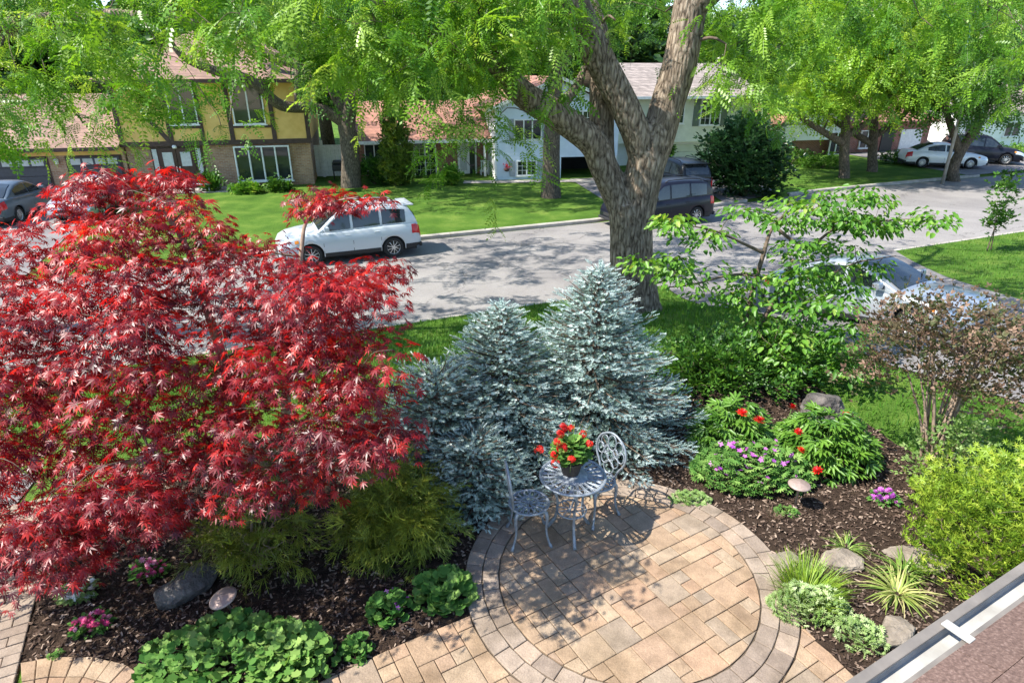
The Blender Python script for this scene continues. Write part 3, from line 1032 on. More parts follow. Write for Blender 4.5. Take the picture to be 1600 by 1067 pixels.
# --- blue split-level house
h2 = thing('blue_house', 'pale blue split-level house with front gable, red-brown roof and brick porch wing', 'house', (-0.88, 35.2, -1.12), math.radians(11), s=1.047)
GW, GE, GR = 6.6, 3.55, 4.85           # gable width, eave and ridge height
MB().xprism([(0.01, 1.1), (GW, 1.1), (GW, GE), (GW / 2, GR - .06), (0.01, GE)], 0.012, 9).build('upper_wall', M['siding'], h2)
MB().box(0.011, 3.5, 0.013, 9, -.05, 1.1).build('lower_wall', M['siding'], h2)
MB().box(3.5, GW - .02, 3.2, 9, -.3, 1.09).build('carport_wall', M['void'], h2)  # near-black wall colour stands in for the shade inside the carport
MB().box(GW - .16, GW - .01, 0.02, 3.2, -.3, 1.09).build('carport_post', M['sidingW'], h2)
siding(h2, 0, 3.5, 0.0, 1.1, 0, M['siding'], 0.183)
siding(h2, 0, GW, 1.1, GE, 0, M['siding'], 0.188)
siding(h2, 0, GW, GE, GR - .1, 0, M['siding'], 0.188, top=lambda z: (GW / 2 * (z - GE) / (GR - GE), GW - GW / 2 * (z - GE) / (GR - GE)))
siding(h2, 0.0, 3.2, 0.0, GE - .02, 0.0, M['sidingW'], 0.19, flip=True)  # white boards on the blue block's left side: its sunlight put into the colour
MB().box(-.03, .06, -.04, .05, 0, GE).build('corner_trim', M['trimW'], h2)
gable_roof(h2, 0, GW, 0, 9, GE - .05, GR + .18, M['roofB'], 'y', 0.5)
mb = MB()
for s in (0, 1):
    xa = -0.52 if s == 0 else GW + .52
    mb.add([(xa, -.32, GE - .2), (GW / 2, -.32, GR + .03), (GW / 2, -.32, GR + .2), (xa, -.32, GE - .03), (xa, -.28, GE - .2), (GW / 2, -.28, GR + .03), (GW / 2, -.28, GR + .2), (xa, -.28, GE - .03)],
           [(0, 1, 2, 3), (7, 6, 5, 4), (0, 4, 5, 1), (3, 2, 6, 7)])
mb.build('bargeboard', M['trimW'], h2)
window(h2, 0.95, 2.42, 2.0, 3.02, -.02, 3, 0)
for x in (0.68, 2.47): MB().box(x, x + .25, -.07, -.03, 1.98, 3.04).build('shutter', M['shutter'], h2, bevel=.01)
window(h2, 4.0, 5.15, 2.42, 3.4, -.02, 2, 2)
window(h2, 1.1, 2.17, 0.2, 0.98, -.02, 2, 2)
for x in (0.72, 2.22): MB().box(x, x + .3, -.07, -.03, 0.18, 1.0).build('shutter', M['shutter'], h2, bevel=.01)
# porch wing, set back
MB().box(-7.4, -0.03, 2.6, 9, -.3, 2.15).build('wing_wall', M['redbrick'], h2)
gable_roof(h2, -7.4, -0.16, 1.5, 9.0, 1.98, 3.75, M['roofB'], 'x', 0.3, 'wing_roof')
MB().box(-7.6, -0.03, 1.1, 1.195, 1.82, 1.97).build('gutter', M['trimW'], h2)
window(h2, -4.1, -2.9, -.15, 1.85, 2.56, 2, 4, depth=.3)
window(h2, -6.7, -5.2, .3, 1.7, 2.58, 3, 0)
d = MB().box(-1.7, -.65, 2.5, 2.598, -.2, 1.85).build('door', M['trimW'], h2)
MB().box(-1.58, -1.2, 2.48, 2.498, .2, 1.7).build('pane', M['curtain'], d)
MB().box(-1.05, -.75, 2.48, 2.498, .0, 1.75).build('pane', M['glass'], d)
MB().box(-.42, -.3, 1.35, 1.47, -.2, 1.9).build('porch_post', M['trimW'], h2)
MB().box(-3.2, -.05, 1.0, 2.55, -.35, -.16).build('porch_deck', M['deck'], h2)
c = thing('porch_chair', 'white wooden chair on the brick porch by the blue siding', 'chair', h2.matrix_basis @ Vector((-.32, 1.95, -.16)), math.radians(190))
MB().box(-.24, .24, -.24, .24, .38, .43).build('seat', M['trimW'], c)
for x in (-.2, .2):
    for y in (-.2, .2): MB().box(x - .025, x + .025, y - .025, y + .025, 0, .38).build('leg', M['trimW'], c)
for k in range(4): MB().box(-.22 + k * .125, -.15 + k * .125, .2, .23, .43, .95).build('slat', M['trimW'], c)
MB().box(-.24, .24, .195, .235, .95, 1.02).build('top_rail', M['trimW'], c)
b = thing('hanging_basket', 'hanging basket of red and orange flowers beside the low blue-house window', 'flower basket', h2.matrix_basis @ Vector((.55, -.16, .45)))
MB().lathe([(.02, 0), (.12, .04), (.16, .16), (.15, .17)], 10).build('basket', M['timber'], b, True)
n = 40
scatter('flowers', chipT, np.array(b.location) + RNG.normal(0, .09, (n, 3)) + [0, 0, .26], RNG.normal(0, 1, (n, 3)), RNG.normal(0, 1, (n, 3)), .09, M['redfl'], b)
MB().tube([(0, 0, .17), (0, .05, .62)], .008, 4).build('chain', M['dark'], b)
gr = thing('barbecue_grill', 'black covered grill standing in front of the white fence', 'grill', (-9.5, 35.4, -1.12), .2)
MB().box(-.35, .35, -.25, .25, .5, .85).build('firebox', M['dark'], gr, bevel=.05)
MB().xprism([(-.35, .86), (.35, .86), (.28, 1.05), (-.28, 1.05)], -.24, .24).build('lid', M['dark'], gr, bevel=.05)
for x in (-.3, .3):
    for y in (-.2, .2): MB().tube([(x, y, 0), (x, y, .5)], .02, 5).build('leg', M['dark'], gr)

# --- white raised house right of the big trunk
h3 = thing('white_raised_house', 'white raised house with cream siding, dark shutters and garage below', 'house', (6.6, 40.3, -1.12), math.radians(14), s=1.047)
MB().box(0.0, 8.6, 0.5, 9, -.6, 1.35).build('lower_wall', M['sidingW'], h3)
MB().box(-.1, 8.7, 0.01, 9.1, 1.35, 4.0).build('upper_wall', M['cream'], h3)
siding(h3, -.1, 8.7, 1.35, 3.95, 0, M['cream'], .2)
siding(h3, 0.0, 9.1, 1.35, 3.95, -.1, M['sidingW'], .2, flip=True)  # sunlit left wall painted in: white boards beside the cream front
gable_roof(h3, -.1, 8.7, 0, 9.1, 3.95, 5.75, M['roofC'], 'x', 0.55)
MB().box(-.4, 9.0, -.66, -.56, 3.8, 3.95).build('gutter', M['trimW'], h3)
window(h3, 5.05, 6.4, 2.28, 3.75, -.03, 2, 3)
for x in (4.6, 6.45): MB().box(x, x + .4, -.08, -.035, 2.24, 3.8).build('shutter', M['shutterG'], h3, bevel=.01)
window(h3, 2.6, 4.0, 2.4, 3.7, -.03, 2, 2)
MB().box(2.15, 2.55, -.08, -.035, 2.36, 3.75).build('shutter', M['shutterG'], h3, bevel=.01)
for k in range(4):
    MB().box(3.9, 6.3, .43, .49, -.58 + k * .44, -.16 + k * .44).build('garage_door_panel', M['cream'], h3, bevel=.012)

# --- brick bungalow further right, and a white house beyond it
h4 = thing('brick_bungalow', 'low red brick bungalow with white gable behind the young street trees', 'house', (18.0, 46.0, -1.12), math.radians(14), s=1.047)
MB().box(0, 13, 0, 9, -.6, 2.1).build('wall', M['redbrick'], h4)
gable_roof(h4, 0, 13, 0, 9, 2.1, 3.9, M['roofB'], 'x', 0.5)
MB().xprism([(.6, 1.0), (5.2, 1.0), (5.2, 2.2), (2.9, 3.4), (.6, 2.2)], -.5, -.02).build('gable', M['sidingW'], h4)
gable_roof(h4, .6, 5.2, -.6, 2.0, 2.2, 3.55, M['roofB'], 'y', 0.35, 'gable_roof')
window(h4, 4.4, 5.9, .0, 1.5, -.53, 3, 0)
window(h4, 7.2, 8.4, .3, 1.5, -.03, 2, 0)
MB().box(9.0, 10.0, -.06, -.001, -.5, 1.6).build('door', M['dark'], h4)
MB().box(10.6, 12.4, -.05, -.001, -.55, 1.5).build('garage_door', M['trimW'], h4)
h5 = thing('far_white_house', 'white house behind the parked sedan at the far right', 'house', (33.5, 50.0, -1.12), math.radians(16))
MB().box(0, 14, 0, 9, -.3, 2.6).build('wall', M['sidingW'], h5)
gable_roof(h5, 0, 14, 0, 9, 2.6, 4.7, M['roofC'], 'x', 0.5)
window(h5, 1.0, 2.6, .8, 1.9, -.03, 2, 0)
window(h5, 5.0, 6.6, .8, 1.9, -.03, 2, 0)

# ------------------------------------------------------------------ vehicles
M['tyre'] = plain('tyre_rubber', (0.022, 0.022, 0.023), 0.85)
M['alloy'] = plain('alloy_rim', (0.62, 0.62, 0.63), 0.3, 0.7)
M['trimB'] = plain('black_plastic', (0.025, 0.025, 0.027), 0.6)
M['lampR'] = plain('red_tail_lamp', (0.55, 0.015, 0.02), 0.15)
M['lampW'] = plain('clear_head_lamp', (0.62, 0.66, 0.7), 0.1, 0.3)
M['amber'] = plain('amber_lamp', (0.75, 0.25, 0.03), 0.2)
M['plate'] = plain('number_plate', (0.7, 0.72, 0.75), 0.4)
M['carglass'] = glassmat('car_glass', (0.02, 0.026, 0.03))

def interp(prof, x):
    pr = sorted(prof)
    if x <= pr[0][0]: return pr[0][1]
    for (a, za), (b, zb) in zip(pr, pr[1:]):
        if x <= b:
            return za + (zb - za) * (x - a) / (b - a)
    return pr[-1][1]

SUV = dict(L=4.55, W=1.8, wb=2.62, wr=.345, clear=.27, rim=5, rails=True,
           body=[(-2.275, .78), (-2.24, 1.02), (-2.1, 1.1), (-1.0, 1.08), (.5, 1.02), (1.0, 1.02), (1.5, .98), (1.95, .9), (2.2, .78), (2.275, .62)],
           roof=[(-2.2, 1.06), (-2.08, 1.35), (-1.9, 1.6), (-1.6, 1.65), (-.8, 1.69), (0, 1.68), (.3, 1.63), (.62, 1.4), (1.06, 1.02)],
           wins=[(.02, .86), (-.92, -.06), (-1.78, -1.0)])
SEDAN = dict(L=4.6, W=1.78, wb=2.68, wr=.32, clear=.2, rim=10, rails=False,
             body=[(-2.3, .68), (-2.26, .94), (-2.0, 1.0), (-1.5, 1.0), (0, .93), (.7, .92), (1.3, .88), (1.85, .8), (2.18, .72), (2.3, .6)],
             roof=[(-1.75, 1.0), (-1.2, 1.28), (-.8, 1.4), (-.3, 1.45), (.1, 1.42), (.45, 1.27), (1.05, .9)],
             wins=[(-.12, .72), (-1.15, -.2)])

def car(name, label, loc, yaw, spec, paint, group='vehicles parked along the street', plates=True):
    S = spec
    L, Wd, r = S['L'], S['W'], S['wr']
    root = thing(name, label, 'car', loc, yaw, group)
    hx = S['wb'] / 2
    ra = r + 0.05
    xs = set(np.linspace(-L / 2, L / 2, 41).round(4))
    for xw in (-hx, hx):
        for k in range(13):
            xs.add(round(xw + ra * math.cos(math.pi * k / 12), 4))
    xs = sorted(x for x in xs if -L / 2 <= x <= L / 2)
    def hw(x):
        e = max(0, (abs(x) - L * .30) / (L * .20))
        f = max(0, (abs(x) - L * .46) / (L * .04))
        return Wd / 2 * (1 - .13 * e ** 2.2 - .09 * f ** 2)
    def zb(x):
        z = S['clear'] + (0.08 * max(0, (abs(x) - L * .43) / (L * .07)))
        for xw in (-hx, hx):
            d = abs(x - xw)
            if d < ra: z = max(z, r + math.sqrt(ra * ra - d * d))
        return z
    def zt(x): return interp(S['body'], x)
    lev = [(0, .955), (.12, .985), (.35, 1.0), (.62, 1.0), (.80, .975), (.92, .945), (1, .89)]
    def wf(t):
        return interp(lev, t)
    def bs(x, t, side, off=0.0):
        z0 = S['clear']; z1 = zt(x)
        zb_ = zb(x)
        z = z0 + (z1 - z0) * t
        z = max(z, min(zb_, z1 - .01))
        return (x, side * (hw(x) * wf(t) + off), z)
    V, F = [], []
    ts = [l[0] for l in lev]
    uu = [-.66, -.33, 0, .33, .66]
    ring = []
    for x in xs:
        row = [bs(x, t, 1) for t in ts]
        yt, z1 = row[-1][1], row[-1][2]
        row += [(x, yt * -u, z1 + .035 * (1 - u * u) ) for u in [-.66, -.33, 0, .33, .66]]
        row += [bs(x, t, -1) for t in ts[::-1]]
        ring.append(row)
    m = len(ring[0])
    for row in ring: V += row
    for i in range(len(xs) - 1):
        for k in range(m - 1):
            F.append((i * m + k, (i + 1) * m + k, (i + 1) * m + k + 1, i * m + k + 1))
    F.append(tuple(range(m))); F.append(tuple((len(xs) - 1) * m + k for k in range(m))[::-1])
    body = MB().add(V, F).build('body', paint, root, True)
    # cabin
    rx = [p[0] for p in S['roof']]
    x0, x1 = min(rx), max(rx)
    HR = max(p[1] for p in S['roof'])
    cx = np.linspace(x0, x1, 36)
    def zr(x): return interp(S['roof'], x)
    def cy(x, z):
        q = (z - zt(x)) / max(HR - 1.0, .3)
        return hw(x) * .89 * (1 - .20 * max(0, q) ** 1.2)
    V, F, ring = [], [], []
    for x in cx:
        zl = zt(x) - .03
        top = max(zr(x), zl + .012)
        row = []
        for t in (0, .33, .66, .9, 1):
            z = zl + (top - zl) * t
            row.append((x, cy(x, z) - (0.05 if t == 1 else 0), z))
        yt, z1 = row[-1][1], row[-1][2]
        row += [(x, yt * u, z1 + .03 * (1 - u * u) + .012) for u in (.7, .35, 0, -.35, -.7)]
        row += [(p[0], -p[1], p[2]) for p in row[4::-1]]
        V += row
        m = len(row)
    for i in range(len(cx) - 1):
        for k in range(m - 1):
            F.append((i * m + k, (i + 1) * m + k, (i + 1) * m + k + 1, i * m + k + 1))
    F.append(tuple(range(m))); F.append(tuple((len(cx) - 1) * m + k for k in range(m))[::-1])
    MB().add(V, F).build('cabin', paint, root, True)
    for side in (1, -1):
        for (a, b) in S['wins']:
            mb = MB(); vs = []; n = 7
            for k in range(n):
                x = a + (b - a) * k / (n - 1)
                lo = zt(x) + .045
                hi = max(zr(x) - .085, lo + .004)
                for z in (lo, (lo + hi) / 2, hi):
                    vs.append((x, side * (cy(x, z) + .009), z))
            fs = [(3 * k + j, 3 * k + 3 + j, 3 * k + 4 + j, 3 * k + 1 + j) for k in range(n - 1) for j in (0, 1)]
            mb.add(vs, fs).build('side_window', M['carglass'], root, True)
    def topglass(xa, xb, nm):
        vs = []; n = 8
        for k in range(n):
            x = xa + (xb - xa) * k / (n - 1)
            z = zr(x)
            for u in (-.9, -.45, 0, .45, .9):
                vs.append((x + (.012 if xb > 0 else -.012), (cy(x, z) - .05) * u, z + .03 * (1 - u * u) + .026))
        fs = [(5 * k + j, 5 * k + j + 1, 5 * k + 6 + j, 5 * k + 5 + j) for k in range(n - 1) for j in range(4)]
        return MB().add(vs, fs).build(nm, M['carglass'], root, True)
    pr = sorted(S['roof'])
    ws = topglass(pr[-3][0] + .02, pr[-1][0] - .06, 'windshield')
    topglass(pr[0][0] + .03, pr[2][0] - .03, 'rear_window')
    for y in (-.25, .3):
        xw = pr[-1][0] - .1
        MB().tube([(xw, y, zr(xw) + .06), (xw - .16, y + .42, zr(xw - .16) + .075)], .01, 4).build('wiper', M['trimB'], ws)
    # patches on the flank
    def patch(nm, xa, xb, ta, tb, mt, off=.008, n=8, sides=(1, -1), par=None):
        for side in sides:
            vs = []
            for k in range(n):
                x = xa + (xb - xa) * k / (n - 1)
                for t in (ta, (ta + tb) / 2, tb): vs.append(bs(x, t, side, off))
            MB().add(vs, [(3 * k + j, 3 * k + 3 + j, 3 * k + 4 + j, 3 * k + 1 + j) for k in range(n - 1) for j in (0, 1)]).build(nm, mt, par or root, True)
    e = L / 2
    patch('sill_cladding', -hx + ra + .02, hx - ra - .02, 0, .16, M['trimB'])
    patch('bumper_trim', -e + .01, -hx - ra - .02, 0, .2, M['trimB'])
    patch('headlight', e - .55, e - .02, .62, .9, M['lampW'], .01)
    patch('indicator', e - .62, e - .5, .74, .88, M['amber'], .014)
    patch('taillight', -e + .005, -e + .32, .60, .95, M['lampR'], .012)
    for xd in (S['wins'][0][1] + .05, S['wins'][0][0] - .04, S['wins'][1][0] + .0):
        patch('door_gap', xd - .007, xd + .007, .14, .99, M['trimB'], .004, 2)
    for xd in (S['wins'][0][0] + .12, S['wins'][1][0] + .12):
        for side in (1, -1):
            p = bs(xd, .82, side)
            MB().box(p[0] - .09, p[0] + .09, p[1] - .02, p[1] + .02, p[2] - .015, p[2] + .015).build('door_handle', paint, root, bevel=.008)
    for side in (1, -1):
        xm = S['wins'][0][1] - .08
        y = side * (cy(xm, zt(xm) + .1))
        MB().box(xm - .07, xm + .09, min(y + side * .04, y + side * .24), max(y + side * .04, y + side * .24), zt(xm) + .06, zt(xm) + .2).build('mirror', paint, root, bevel=.03)
    # front and rear ends
    MB().box(e - .012, e + .012, -.42, .42, .42, .54).build('grille', M['trimB'], root, bevel=.01)
    MB().box(e - .06, e + .03, -.78, .78, .26, .36).build('front_bumper', M['trimB'], root, bevel=.02)
    MB().box(-e - .03, -e + .06, -.78, .78, .28, .42).build('rear_bumper', M['trimB'], root, bevel=.02)
    MB().box(-e - .02, -e + .01, -.26, .26, .6, .74).build('number_plate', M['plate'], root)
    if S['rails']:
        for side in (1, -1):
            mb = MB()
            xx = [-1.6, -1.5, -.8, 0, .15]
            mb.tube([(x, side * (cy(x, zr(x)) - .09), zr(x) + (.03 if i in (0, 4) else .075)) for i, x in enumerate(xx)], .02, 6).build('roof_rail', M['dark'] if paint.name != 'white_paint' else M['alloy'], root, True)
        MB().box(-2.12, -1.78, -.6, .6, 1.63, 1.67).build('spoiler', paint, root, bevel=.015)
    MB().box(-e + .15, e - .15, -Wd / 2 + .2, Wd / 2 - .2, .2, .75).build('underbody', M['void'], root)
    # wheels
    tyre = MB(); prof = []
    for k in range(9):
        g = math.pi * k / 8
        prof.append((r - .045 + .045 * math.sin(g), -.1 * math.cos(g)))
    n = 28
    def wheel_mesh(prof, n):
        mb = MB(); V, F = [], []
        for rr, y in prof:
            for k in range(n):
                g = 2 * math.pi * k / n
                V.append((rr * math.cos(g), y, rr * math.sin(g)))
        for i in range(len(prof) - 1):
            for k in range(n): F.append((i * n + k, i * n + (k + 1) % n, (i + 1) * n + (k + 1) % n, (i + 1) * n + k))
        return mb.add(V, F)
    rin = r * .66
    tm = wheel_mesh([(rin, -.1)] + prof + [(rin, .1), (rin, -.1)], n).mesh('tyre', M['tyre'], True)
    rim = wheel_mesh([(rin * .93, .06), (rin, .085), (rin * 1.02, .1), (rin * 1.0, .06), (rin * .93, .05)], n)
    ns = S['rim']
    for k in range(ns):
        g = 2 * math.pi * k / ns
        c, s = math.cos(g), math.sin(g)
        for sg in (-1, 1):
            q = []
            for rr, wdt, yy in ((.04, .028, .085), (rin * .62, .02, .09), (rin * .95, .03, .075)):
                sp = sg * (0.02 + (rr / rin) ** 1.5 * (0.055 if ns == 5 else .01))
                for d in (-wdt / 2, wdt / 2):
                    q.append((rr * c - (d + sp) * s, yy, rr * s + (d + sp) * c))
            rim.add(q, [(0, 1, 3, 2), (2, 3, 5, 4)])
    V = [(.06 * math.cos(2 * math.pi * k / 10), .094, .06 * math.sin(2 * math.pi * k / 10)) for k in range(10)]
    rim.add(V, [tuple(range(10))])
    rm = rim.mesh('rim', M['alloy'])
    back = wheel_mesh([(0.001, .03), (rin, .03)], n).mesh('brake_disc', M['trimB'])
    for xw in (-hx, hx):
        for side in (1, -1):
            w = bpy.data.objects.new('wheel', tm); link(w, root)
            w.location = (xw, side * (Wd / 2 - .125), r)
            w.rotation_euler = (0, 0, 0 if side == 1 else math.pi)
            for mm in (rm, back):
                q = bpy.data.objects.new(mm.name.split('.')[0], mm); link(q, w)
    return root

def facing(a, b):
    return math.atan2(b[1] - a[1], b[0] - a[0])
SAY = SA
PW = paintmat('white_paint', (0.54, 0.58, 0.62), 0.15)
PS = paintmat('silver_paint', (0.36, 0.385, 0.42), 0.4)
PN = paintmat('navy_paint', (0.008, 0.009, 0.018), 0.0)
PK = paintmat('black_paint', (0.008, 0.01, 0.013), 0.0)
PG = paintmat('grey_paint', (0.10, 0.13, 0.16), 0.4)
def on_street(u, w): 
    p = street(u, w); return (p[0], p[1], ROAD_Z + .002)
def gpu(px, py):
    g = gp(px, py); return uw(g.x, g.y)
u_, w_ = uw(*P2(622, 393))
car('sport_utility_vehicle', 'white sport utility vehicle with roof rails parked behind the red maple', on_street(u_ - 1.6, road_w(0) - 1.05), SAY + math.pi, SUV, PW)
u_, w_ = uw(*P2(1075, 346))
SUV2 = dict(SUV, rails=True)
car('sport_utility_vehicle', 'dark navy sport utility vehicle half hidden by the big tree trunk', on_street(u_ - 1.31, road_w(u_) - 1.15), SAY + math.pi, SUV2, PN)
g = gp(1060, 312)
car('sport_utility_vehicle', 'black sport utility vehicle in the driveway behind the navy one', (g.x + .1, g.y + 1.6, gz(g.x, g.y + 1) + .025), math.radians(104), SUV2, PK)
def slope_pitch(x, y, yaw, half=1.34):
    c, s = math.cos(yaw) * half, math.sin(yaw) * half
    return -math.atan2(gz(x + c, y + s) - gz(x - c, y - s), 2 * half)
_y = math.radians(-57)
o = car('sedan', 'silver sedan on the near driveway behind the dogwood tree', (7.85, 12.95, gz(7.85, 12.95) + .04), _y, SEDAN, PS)
o.scale = (.94, .94, .94)
o.rotation_euler = (0, slope_pitch(7.85, 12.95, _y), _y)
g = gp(1480, 264)
car('sedan', 'white sedan in the far right driveway near the leaning trunk', (g.x, g.y + .8, gz(g.x, g.y) + .025), math.radians(-12), SEDAN, paintmat('bright_white_paint', (0.78, 0.78, 0.78), .1))
g = gp(1548, 262)
car('sport_utility_vehicle', 'dark blue sport utility vehicle beside the white sedan, far right', (g.x + .6, g.y + 2.2, gz(g.x, g.y) + .025), math.radians(-22), SUV, PN)
g = gp(15, 352)
car('sedan', 'dark grey sedan seen from behind in front of the garage', (g.x - .8, g.y + 1.5, gz(g.x, g.y + 2) + .025), math.radians(100), SEDAN, PG)
g = gp(135, 345)
car('sedan', 'pale silver car in front of the garage, half behind red maple leaves', (g.x - .6, g.y + 1.6, gz(g.x, g.y + 2) + .025), math.radians(-80), SEDAN, PS)

# lamp pole far right
g = gp(1472, 288)
pl = thing('utility_pole', 'thin grey pole standing on the far lawn by the leaning trunk', 'pole', (g.x, g.y, gz(g.x, g.y)))
MB().tube([(0, 0, -.1), (0, 0, 7.5)], [.09, .06], 10).build('shaft', M['kerb'], pl, True)
MB().tube([(0, 0, 7.4), (.1, -.8, 7.8), (.2, -1.6, 7.85)], .035, 6).build('arm', M['kerb'], pl, True)
MB().box(.12, .3, -2.1, -1.55, 7.78, 7.9).build('lamp_head', M['kerb'], pl, bevel=.03)

# ------------------------------------------------------------------ foliage templates (leaf along +x, face up +z)
def T_maple():
    V, F = [], []
    for a, l, w in ((0, 1, .105), (35, .95, .10), (-35, .95, .10), (74, .76, .09), (-74, .76, .09), (120, .42, .065), (-120, .42, .065)):
        g = math.radians(a)
        c, s = math.cos(g), math.sin(g)
        n = len(V)
        for x, y, z in ((0, 0, 0), (.45 * l, w, .02 - .05 * l), (l, 0, -.30 * l * l), (.45 * l, -w, .02 - .05 * l)):
            V.append((x * c - y * s, x * s + y * c, z))
        F.append((n, n + 3, n + 2, n + 1))
    V += [(-.55, .012, .06), (-.55, -.012, .06), (0, -.015, 0), (0, .015, 0)]
    n = len(V)
    F.append((n - 4, n - 3, n - 2, n - 1))
    return V, F

def T_leaf(w=.28, fold=.08, droop=.2):
    V = [(0, 0, 0), (.35, w, fold), (.75, w * .72, fold * .6 - droop * .5), (1, 0, -droop), (.75, -w * .72, fold * .6 - droop * .5), (.35, -w, fold)]
    return V, [(0, 3, 2, 1), (0, 5, 4, 3)]

def T_round():
    V = [(0, 0, 0)]
    for k in range(12):
        g = 2 * math.pi * k / 12 + math.pi / 12
        r = 0.53 if k % 2 else 0.42
        V.append((r * math.cos(g), r * math.sin(g), .13 if k % 2 else .02))
    return V, [(0, 2 * i + 2, (2 * i + 2) % 12 + 1, (2 * i + 3) % 12 + 1) for i in range(6)]

def T_frond(pairs=7, w=.06, l=.22, droop=.35):
    V, F = [], []
    for i in range(pairs + 1):
        t = (i + .6) / (pairs + .6)
        z = -droop * t * t
        x = t * (1 - .12 * droop * t)
        ll = l * (1 - .45 * abs(t - .45))
        sides = (1, -1) if i < pairs else (0,)
        for sgn in sides:
            n = len(V)
            if sgn == 0:
                V += [(x, 0, z), (x + ll * .5, w * .8, z - .05), (x + ll, 0, z - .12), (x + ll * .5, -w * .8, z - .05)]
            else:
                V += [(x, 0, z), (x + ll * .25 - w, sgn * ll * .5, z - .02), (x + ll * .42, sgn * ll, z - .07), (x + ll * .25 + w, sgn * ll * .5, z - .02)]
            F.append((n, n + 1, n + 2, n + 3))
    n = len(V)
    V += [(0, -.01, 0), (0, .01, 0), (1 - .12 * droop, .006, -droop), (1 - .12 * droop, -.006, -droop)]
    F.append((n, n + 1, n + 2, n + 3))
    return V, F

def join_T(parts):
    """parts: list of (T, pos, fwd, up, scale) joined into one template."""
    V, F = [], []
    for T, p, f, u, s in parts:
        R = frames(np.array([f]), np.array([u]))[0]
        tv = (np.asarray(T[0]) @ R.T) * s + np.asarray(p)
        n = len(V)
        V += [tuple(x) for x in tv]
        F += [tuple(i + n for i in q) for q in T[1]]
    return V, F

def T_spray(seed, nf=10, pairs=5, w=.075, hang=.7, flen=.40):
    """A hanging twig of compound leaves, about one unit long."""
    r = random.Random(seed)
    fr = T_frond(pairs, w, .26)
    parts = []
    ax = []
    for i in range(nf):
        t = (i + .5) / nf
        p = Vector((t * (1 - .3 * hang * t), .1 * math.sin(3 * t + seed), -hang * .75 * t * t))
        ax.append(p)
        s = 1 if i % 2 else -1
        g = r.uniform(.5, 1.2) * s
        f = (math.cos(g), math.sin(g), r.uniform(-.9, .1))
        parts.append((fr, p, f, (r.uniform(-.5, .5), r.uniform(-.5, .5), 1), flen * r.uniform(.75, 1.25)))
    V, F = join_T(parts)
    for a, b in zip(ax, ax[1:]):
        n = len(V)
        V += [(a.x, a.y - .008, a.z), (a.x, a.y + .008, a.z), (b.x, b.y + .006, b.z), (b.x, b.y - .006, b.z)]
        F.append((n, n + 1, n + 2, n + 3))
    return V, F

def T_needles(rings=7, per=5, w=.035, l=.30, ang=52):
    V, F = [], []
    ca, sa = math.cos(math.radians(ang)), math.sin(math.radians(ang))
    for i in range(rings):
        t = i / (rings - 1)
        for k in range(per):
            g = 2 * math.pi * (k + .5 * (i % 2)) / per
            y, z = math.cos(g), math.sin(g)
            ll = l * (1 - .25 * t)
            fwd = ca + (.55 * t)
            n = len(V)
            tx, ty = -z, y
            V += [(t * .8, tx * w, ty * w), (t * .8, -tx * w, -ty * w), (t * .8 + ll * fwd, y * ll * sa * (1 - .5 * t), z * ll * sa * (1 - .5 * t))]
            F.append((n, n + 1, n + 2))
    return V, F

def T_thread(seed, n=7):
    """A drooping tuft of thread-like shoots."""
    r = random.Random(seed)
    V, F = [], []
    for i in range(n):
        g = r.uniform(-.8, .8)
        e = r.uniform(-.1, .5)
        l = r.uniform(.6, 1)
        c, s = math.cos(g), math.sin(g)
        pts = [(l * t * c, l * t * s, l * (e * t - .75 * t * t)) for t in (0, .35, .7, 1)]
        w = .03
        b = len(V)
        for q, p in enumerate(pts):
            ww = w * (1 - .2 * q)
            V += [(p[0] - s * ww, p[1] + c * ww, p[2]), (p[0] + s * ww, p[1] - c * ww, p[2])]
        for q in range(3):
            F.append((b + 2 * q, b + 2 * q + 1, b + 2 * q + 3, b + 2 * q + 2))
        for q in (1, 2):                       # side shoots
            p = pts[q]
            for sg in (-1, 1):
                b = len(V)
                g2 = g + sg * .7
                V += [(p[0], p[1], p[2]), (p[0] + .12 * math.cos(g2) - .02, p[1] + .12 * math.sin(g2), p[2] + .02), (p[0] + .26 * math.cos(g2), p[1] + .26 * math.sin(g2), p[2] - .08), (p[0] + .12 * math.cos(g2) + .025, p[1] + .12 * math.sin(g2) + .02, p[2] + .0)]
                F.append((b, b + 1, b + 2, b + 3))
    return V, F

def T_feather(n=7, w=.045, l=.26):
    """Flat yew-like shoot."""
    V, F = [], []
    for i in range(n):
        t = (i + .5) / n
        for s in (-1, 1):
            b = len(V)
            ll = l * (1 - .3 * t)
            V += [(t, 0, .15 * t * t), (t + ll * .3 - w, s * ll * .5, .15 * t * t + .05), (t + ll * .7, s * ll, .15 * t * t + .06), (t + ll * .3 + w, s * ll * .5, .15 * t * t + .03)]
            F.append((b, b + 1, b + 2, b + 3))
    b = len(V)
    V += [(0, -.012, 0), (0, .012, 0), (1.15, .004, .2), (1.15, -.004, .2)]
    F.append((b, b + 1, b + 2, b + 3))
    return V, F

def T_flower(petals=6, cup=.35):
    V, F = [(0, 0, 0)], []
    for k in range(petals):
        g0, g1, g2 = [2 * math.pi * (k + d) / petals for d in (-.42, 0, .42)]
        n = len(V)
        V += [(.6 * math.cos(g0), .6 * math.sin(g0), cup * .7), (math.cos(g1), math.sin(g1), cup), (.6 * math.cos(g2), .6 * math.sin(g2), cup * .7)]
        F.append((0, n, n + 1, n + 2))
    return V, F

def T_double(seed=1, layers=3, petals=7):
    parts = []
    for i in range(layers):
        parts.append((T_flower(petals, .25 + .5 * i), (0, 0, .1 * i), (math.cos(i * .5), math.sin(i * .5), 0), (0, 0, 1), 1 - .25 * i))
    return join_T(parts)

